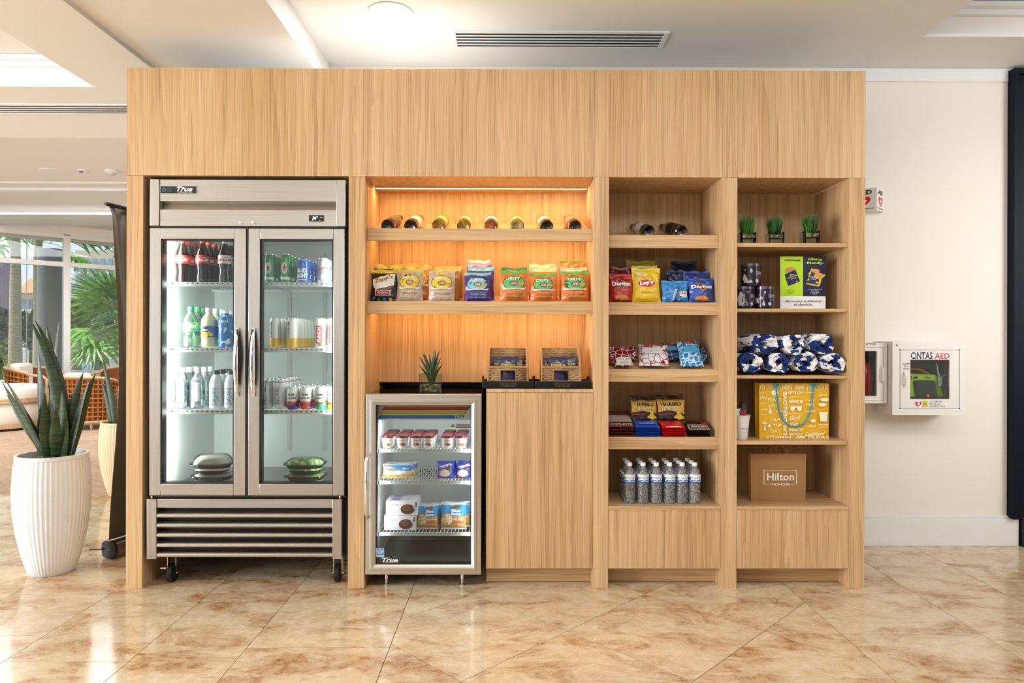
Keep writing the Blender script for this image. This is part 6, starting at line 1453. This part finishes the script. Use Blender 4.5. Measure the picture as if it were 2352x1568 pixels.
def building(label, px0, px1, ptop, D, h, win, roof=None, nx=4, nz=4):
    Yb = D+CAMY; x0, x1 = X(px0, Yb), X(px1, Yb); zt = Z(ptop, Yb); t = thing('building', label, 'building', ((x0+x1)/2, Yb, 0))
    m = MB(); m.box(x0, x1, Yb, Yb+2.5, -1.2, zt, col(h, .8)); m.build('wall', t)
    dx = (x1-x0)/nx; dz = min(3.2, zt/nz)
    for i in range(nx):
        for j in range(nz):
            zc_ = zt-1.6-dz*j
            m = MB(); m.box(x0+dx*(i+.2), x0+dx*(i+.8), Yb-.08, Yb+.02, zc_-.75, zc_+.7, col(win, .2)); w_ = m.build('window', t)
            m = MB(); m.box(x0+dx*(i+.14), x0+dx*(i+.86), Yb-.16, Yb-.08, zc_-.95, zc_-.78, col('EFE9DF', .6)); m.build('window_ledge', w_)
    if roof: m = MB(); m.add([(x0-.5, Yb-.5, zt), (x1+.5, Yb-.5, zt), (x1+.5, Yb+3, zt), (x0-.5, Yb+3, zt), ((x0+x1)/2-1, Yb+1.2, zt+2.2), ((x0+x1)/2+1, Yb+1.2, zt+2.2)], [(0, 1, 5, 4), (1, 2, 5), (2, 3, 4, 5), (3, 0, 4), (3, 2, 1, 0)], col(roof, .7)); m.build('roof', t)
building('pinkish brick building at the far left beyond the window', -90, 6, 598, 85, '9A8088', 'C8CCD4', None, 3, 6)
building('low house with orange tiled roof beyond the canal', 48, 92, 676, 100, 'EAC9A8', '8A9AA8', 'D8906A', 3, 2)
building('cream apartment building beyond the right-hand window', 172, 262, 578, 75, 'D9C2A4', '8FA6BC', None, 5, 6)
building('white building behind the palms near the mullion', 150, 200, 640, 95, 'E8E4DC', '9AA8B4', None, 4, 4)
for px, D, lb in ((64, 60, 'white motor boat moored on the canal left of the column'), (20, 75, 'white motor boat farther left on the canal')):
    Yb = D+CAMY; x = X(px, Yb); t = thing('motor_boat', lb, 'boat', (x, Yb, -1.2), world=False)
    m = MB(); prof = [(-3.2, 0), (2.2, 0), (3.6, 1.0), (-3.3, .9)]; m.prism(prof, -.8, .8, WHITE); m.build('hull', t, bevel=.1)
    m = MB(); m.prism([(-1.8, .95), (1.2, .95), (.5, 1.9), (-1.6, 1.9)], -.6, .6, col('3A444C', .2)); m.build('cabin', t, bevel=.08)
    m = MB(); m.box(-1.9, .8, -.65, .65, 1.9, 2.0, WHITE); m.build('cabin_roof', t)
Yb = 14.5; x = X(54, Yb); t = thing('bollard_light', 'white domed bollard on the terrace beside the pale tree trunk', 'bollard', (x, Yb, -.03), world=False)
m = MB(); m.lathe([(.11, 0), (.11, .95)], WHITE, n=20); m.build('post', t); m = MB(); m.lathe([(.13, .95), (.13, 1.0), (.08, 1.08), (.0001, 1.1)], WHITE, n=20); m.build('cap', t)

# ================================================================ RIGHT WALL: DEFIBRILLATOR, SIGN, EXTINGUISHER
WP = col('F2F0EC', .35)
Yd = .55; x0, x1, z0, z1 = X(2050, Yd), X(2216, Yd), Z(953, Yd, 2130), Z(784, Yd, 2130)
t = thing('defibrillator_cabinet', 'white wall cabinet with a lime green defibrillator behind its window', 'medical cabinet', ((x0+x1)/2, .748, z0))
def dx(p): return X(p, Yd)
def dz(p): return Z(p, Yd, 2130)
wx0, wx1, wz0, wz1 = dx(2091), dx(2181), dz(916), dz(826)
m = MB()
m.box(x0, x0+.003, Yd+.004, .747, z0+.003, z1-.003, WP); m.box(x1-.003, x1, Yd+.004, .747, z0+.003, z1-.003, WP); m.box(x0, x1, Yd+.004, .747, z1-.003, z1, WP); m.box(x0, x1, Yd+.004, .747, z0, z0+.003, WP); m.box(x0+.003, x1-.003, .742, .747, z0+.003, z1-.003, col('8A8884', .6))
for b in ((x0, wx0, z0, z1), (wx1, x1, z0, z1), (wx0, wx1, wz1, z1), (wx0, wx1, z0, wz0)): m.box(b[0], b[1], Yd, Yd+.004, b[2], b[3], WP)
m.build('cabinet_box', t)
m = MB(); q0, q1, r0, r1 = dx(2067), dx(2204), dz(938), dz(803); e = .002
for b in ((q0, q1, r1-e, r1), (q0, q1, r0, r0+e), (q0, q0+e, r0, r1), (q1-e, q1, r0, r1)): m.box(b[0], b[1], Yd-.0015, Yd, b[2], b[3], col('6A6660', .5))
for a, b in ((q0, r0), (q0, r1), (q1, r0), (q1, r1)): m.box(a-.003, a+.003, Yd-.002, Yd, b-.003, b+.003, BLACK)
d = m.build('door_edge', t)
m = MB(); m.box(wx0, wx1, Yd+.005, Yd+.008, wz0, wz1, PANE); m.build('window_pane', t)
def DS(u, v, off=0): return (dx(u), Yd-off, dz(v))
m = MB(); art(m, DS, [('T', 'CiNTAS', 2117, 816.5, 50, -16, '1C2A4A', 0, 0, .02), ('T', 'AED', 2164, 817, 34, -13, 'D4252A', 0, 0, .01), ('T', 'ALARM', 2081, 835, 15, -4, '6A6A6A'), ('T', 'WILL', 2081, 841, 10, -4, '6A6A6A'), ('T', 'SOUND', 2081, 847, 15, -4, '6A6A6A'),
    ('T', 'AUTOMATED', 2150, 921.5, 30, -3.4, '8A8A84'), ('T', 'EXTERNAL', 2148, 927, 26, -3.4, '8A8A84'), ('T', 'DEFIBRILLATOR', 2153, 932.5, 36, -3.4, '8A8A84'),
    ('P', [(p, 2*927-q) for p, q in heart(2109, 927, 7.5)][::-1], 'D4252A'), ('P', [(2110, 921), (2106, 929), (2109, 929), (2107, 934), (2113, 926), (2110, 926), (2112, 921)], 'FFFFFF'), ('P', [(2119, 920), (2131, 920), (2129, 925), (2131, 934), (2119, 934), (2121, 925)], 'E8C81E'), ('R', 2122, 925, 2128, 930, 'C8A010')], .0006, .0004); m.build('lettering', t)
m = MB(); p = P(2060, 792, Yd); m.lathe([(.006, 0), (.006, .004), (.003, .005)], col('9A9A96', .3, .8), tuple(p), 14, Matrix.Rotation(pi/2, 3, 'X')); m.build('lock', t)
m = MB(); hx_ = dx(2077.5); m.tube([(hx_, Yd, dz(889)), (hx_, Yd-.014, dz(880)), (hx_, Yd-.017, dz(871)), (hx_, Yd-.014, dz(862)), (hx_, Yd, dz(853))], .006, WHITEG, 8); m.build('handle', t)
# the device
Ye = .62; 
def ex(p): return X(p, Ye)
def ez(p): return Z(p, Ye, 2130)
LIME = col('D2EC2A', .4); t = thing('defibrillator', 'lime green defibrillator with a black screen and orange handle', 'defibrillator', (ex(2130), Ye+.03, ez(920)))
m = MB(); m.prism([(ex(2088), ez(912)), (ex(2170), ez(912)), (ex(2155), ez(866)), (ex(2150), ez(860)), (ex(2092), ez(858)), (ex(2086), ez(864))][::-1], Ye, Ye+.09, LIME); m.build('body', t, bevel=.006)
m = MB(); m.prism([(ex(2102), ez(911)), (ex(2153), ez(911)), (ex(2147), ez(876)), (ex(2142), ez(873)), (ex(2100), ez(873)), (ex(2097), ez(877))][::-1], Ye-.006, Ye-.0005, col('2A2B2C', .4)); m.build('front_panel', t, bevel=.002)
m = MB(); m.box(ex(2103), ex(2142), Ye-.008, Ye-.0065, ez(900), ez(879), col('3A4240', .15)); m.build('screen', t)
m = MB(); art(m, lambda u, v, off=0: (ex(u), Ye-.001-off, ez(v)), [('T', 'ZOLL', 2131, 867, 15, -4.5, '1A1A1A', 0, 0, .03), ('E', 2103, 867, 5, 3, '2A2A2A'), ('O', 2091, 868, 4, 4.5, 1.2, '1A1A1A')], .0006, .0004); m.build('lettering', t)
m = MB(); m.ball((ex(2130), Ye-.008, ez(908)), .006, col('FF4A20', .4, emit=2.5), 8); m.build('indicator', t, label='small glowing red indicator')
m = MB(); pts = [(ex(2088), Ye+.03, ez(858)), (ex(2094), Ye+.03, ez(851)), (ex(2106), Ye+.03, ez(847)), (ex(2120), Ye+.03, ez(849)), (ex(2140), Ye+.03, ez(859))]; m.tube(pts, .006, col('D86A1E', .4), 8); m.build('carry_handle', t)
m = MB(); m.tube([(ex(2148), Ye-.012, ez(830)), (ex(2151), Ye-.012, ez(850)), (ex(2155), Ye-.012, ez(868))], [.001, .005, .007], WHITE, 8); m.box(ex(2151), ex(2160), Ye-.018, Ye-.006, ez(886), ez(866), WHITE); m.tube([(ex(2158), Ye-.012, ez(864)), (ex(2172), Ye-.01, ez(860))], .002, WHITE, 6); m.build('pull_tag', t, label='white pull tag')
# extinguisher cabinet at its left
Yf = .60; a0, a1, b0, b1 = X(1905, Yf), X(2037, Yf), Z(926, Yf, 2020), Z(788, Yf, 2020)
t = thing('extinguisher_cabinet', 'white wall cabinet partly behind the oak cabinet, red extinguisher inside', 'fire cabinet', ((a0+a1)/2, .748, b0))
g0, g1, h0, h1 = X(1925, Yf), X(2013, Yf), Z(909, Yf, 2020), Z(806, Yf, 2020)
m = MB(); m.box(a0, a0+.003, Yf+.004, .747, b0+.003, b1-.003, WP); m.box(a1-.003, a1, Yf+.004, .747, b0+.003, b1-.003, WP); m.box(a0, a1, Yf+.004, .747, b1-.003, b1, WP); m.box(a0, a1, Yf+.004, .747, b0, b0+.003, WP); m.box(a0+.003, a1-.003, .742, .747, b0+.003, b1-.003, col('4A3A34', .6))
for b in ((a0, g0, b0, b1), (g1, a1, b0, b1), (g0, g1, h1, b1), (g0, g1, b0, h0)): m.box(b[0], b[1], Yf, Yf+.004, b[2], b[3], WP)
m.build('cabinet_box', t)
m = MB(); q0, q1, r0, r1 = X(1915, Yf), X(2029, Yf), Z(920, Yf, 2020), Z(797, Yf, 2020); e = .0018
for b in ((q0, q1, r1-e, r1), (q0, q1, r0, r0+e), (q1-e, q1, r0, r1)): m.box(b[0], b[1], Yf-.0015, Yf, b[2], b[3], col('A8A49C', .5))
for b in ((g0, g1, h1, h1+.004), (g0, g1, h0-.004, h0), (g1, g1+.004, h0, h1)): m.box(b[0], b[1], Yf-.003, Yf, b[2], b[3], col('D8D4CE', .4))
m.build('door_edge', t)
m = MB(); m.box(g0, g1, Yf+.005, Yf+.008, h0, h1, PANE); m.build('window_pane', t)
m = MB(); hx_ = X(2025, Yf); m.tube([(hx_, Yf, Z(876, Yf)), (hx_, Yf-.015, Z(872, Yf)), (hx_, Yf-.015, Z(844, Yf)), (hx_, Yf, Z(840, Yf))], .005, WHITEG, 8); m.build('handle', t)
m = MB(); art(m, lambda u, v, off=0: (X(u, Yf), Yf-off, Z(v, Yf, 2020)), [('T', 'FIRE EXTINGUISHER STATION', 1962, 790, 98, -4.6, '3A3A3A', 0, 0, .01)], .0006); m.build('lettering', t)
xc = X(1975, .68); t = thing('fire_extinguisher', 'red fire extinguisher behind the cabinet window', 'fire extinguisher', (xc, .675, Z(908, .675)), world=False)
m = MB(); RR = col('C02018', .25); m.lathe([(.055, 0), (.062, .01), (.062, .16), (.05, .2), (.02, .22), (.015, .235)], RR, n=28); m.build('cylinder', t)
m = MB(); m.lathe([(.018, .235), (.018, .26)], BLACK, n=16); m.box(-.05, .02, -.008, .008, .258, .266, BLACK); m.build('valve', t)
m = MB(); m.tube([(.02, 0, .25), (.07, 0, .24), (.075, 0, .12), (.07, 0, .04)], .008, BLACK, 8); m.build('hose', t)
# projecting sign
Yr = .655; xr_, xl_, xw = X(2013, Yr), X(1996, .747)-.11, X(2030, .747); zt_, zb_ = Z(430, Yr, 2010), Z(481, Yr, 2010)
t = thing('wall_sign', 'small white V-shaped projecting sign with red hearts', 'sign', ((xr_+xw)/2, .748, zb_))
th = .003
m = MB(); m.add([(xr_, Yr, zb_), (xw, .747, zb_), (xw, .747, zt_), (xr_, Yr, zt_), (2*xr_-xw-.01, .747, zb_), (2*xr_-xw-.01, .747, zt_)], [(0, 1, 2, 3), (4, 0, 3, 5), (1, 0, 4), (3, 2, 5)], WP); m.build('sign_body', t)
xl = 2*xr_-xw-.01; H_ = zt_-zb_
def face(pa, pb):
    pa, pb = Vector(pa), Vector(pb); d_ = (pb-pa); nn = Vector((d_.y, -d_.x, 0)).normalized()
    return lambda u, v, off=0: tuple(pa+d_*u+nn*off+Vector((0, 0, v*H_)))
its = lambda s: [('T', 'AED', .5, .83, .62, .2, '1A1A1A', 0, 0, .04), ('P', [(.5+(p-.5)*1.0, q) for p, q in heart(.5, .44, .28)], 'D4252A'), ('P', [(.55, .6), (.38, .42), (.5, .42), (.42, .22), (.64, .48), (.51, .48)], 'FFFFFF'), ('T', 'Defibrillator', .5, .1, .8, .06, '1A1A1A', 0, 0, .02)]
m = MB(); art(m, face((xl, .747, zb_), (xr_, Yr, zb_)), its(0), .0006, .0003); m.build('left_print', t)
m = MB(); art(m, face((xr_, Yr, zb_), (xw, .747, zb_)), its(0), .0006, .0003); m.build('right_print', t)
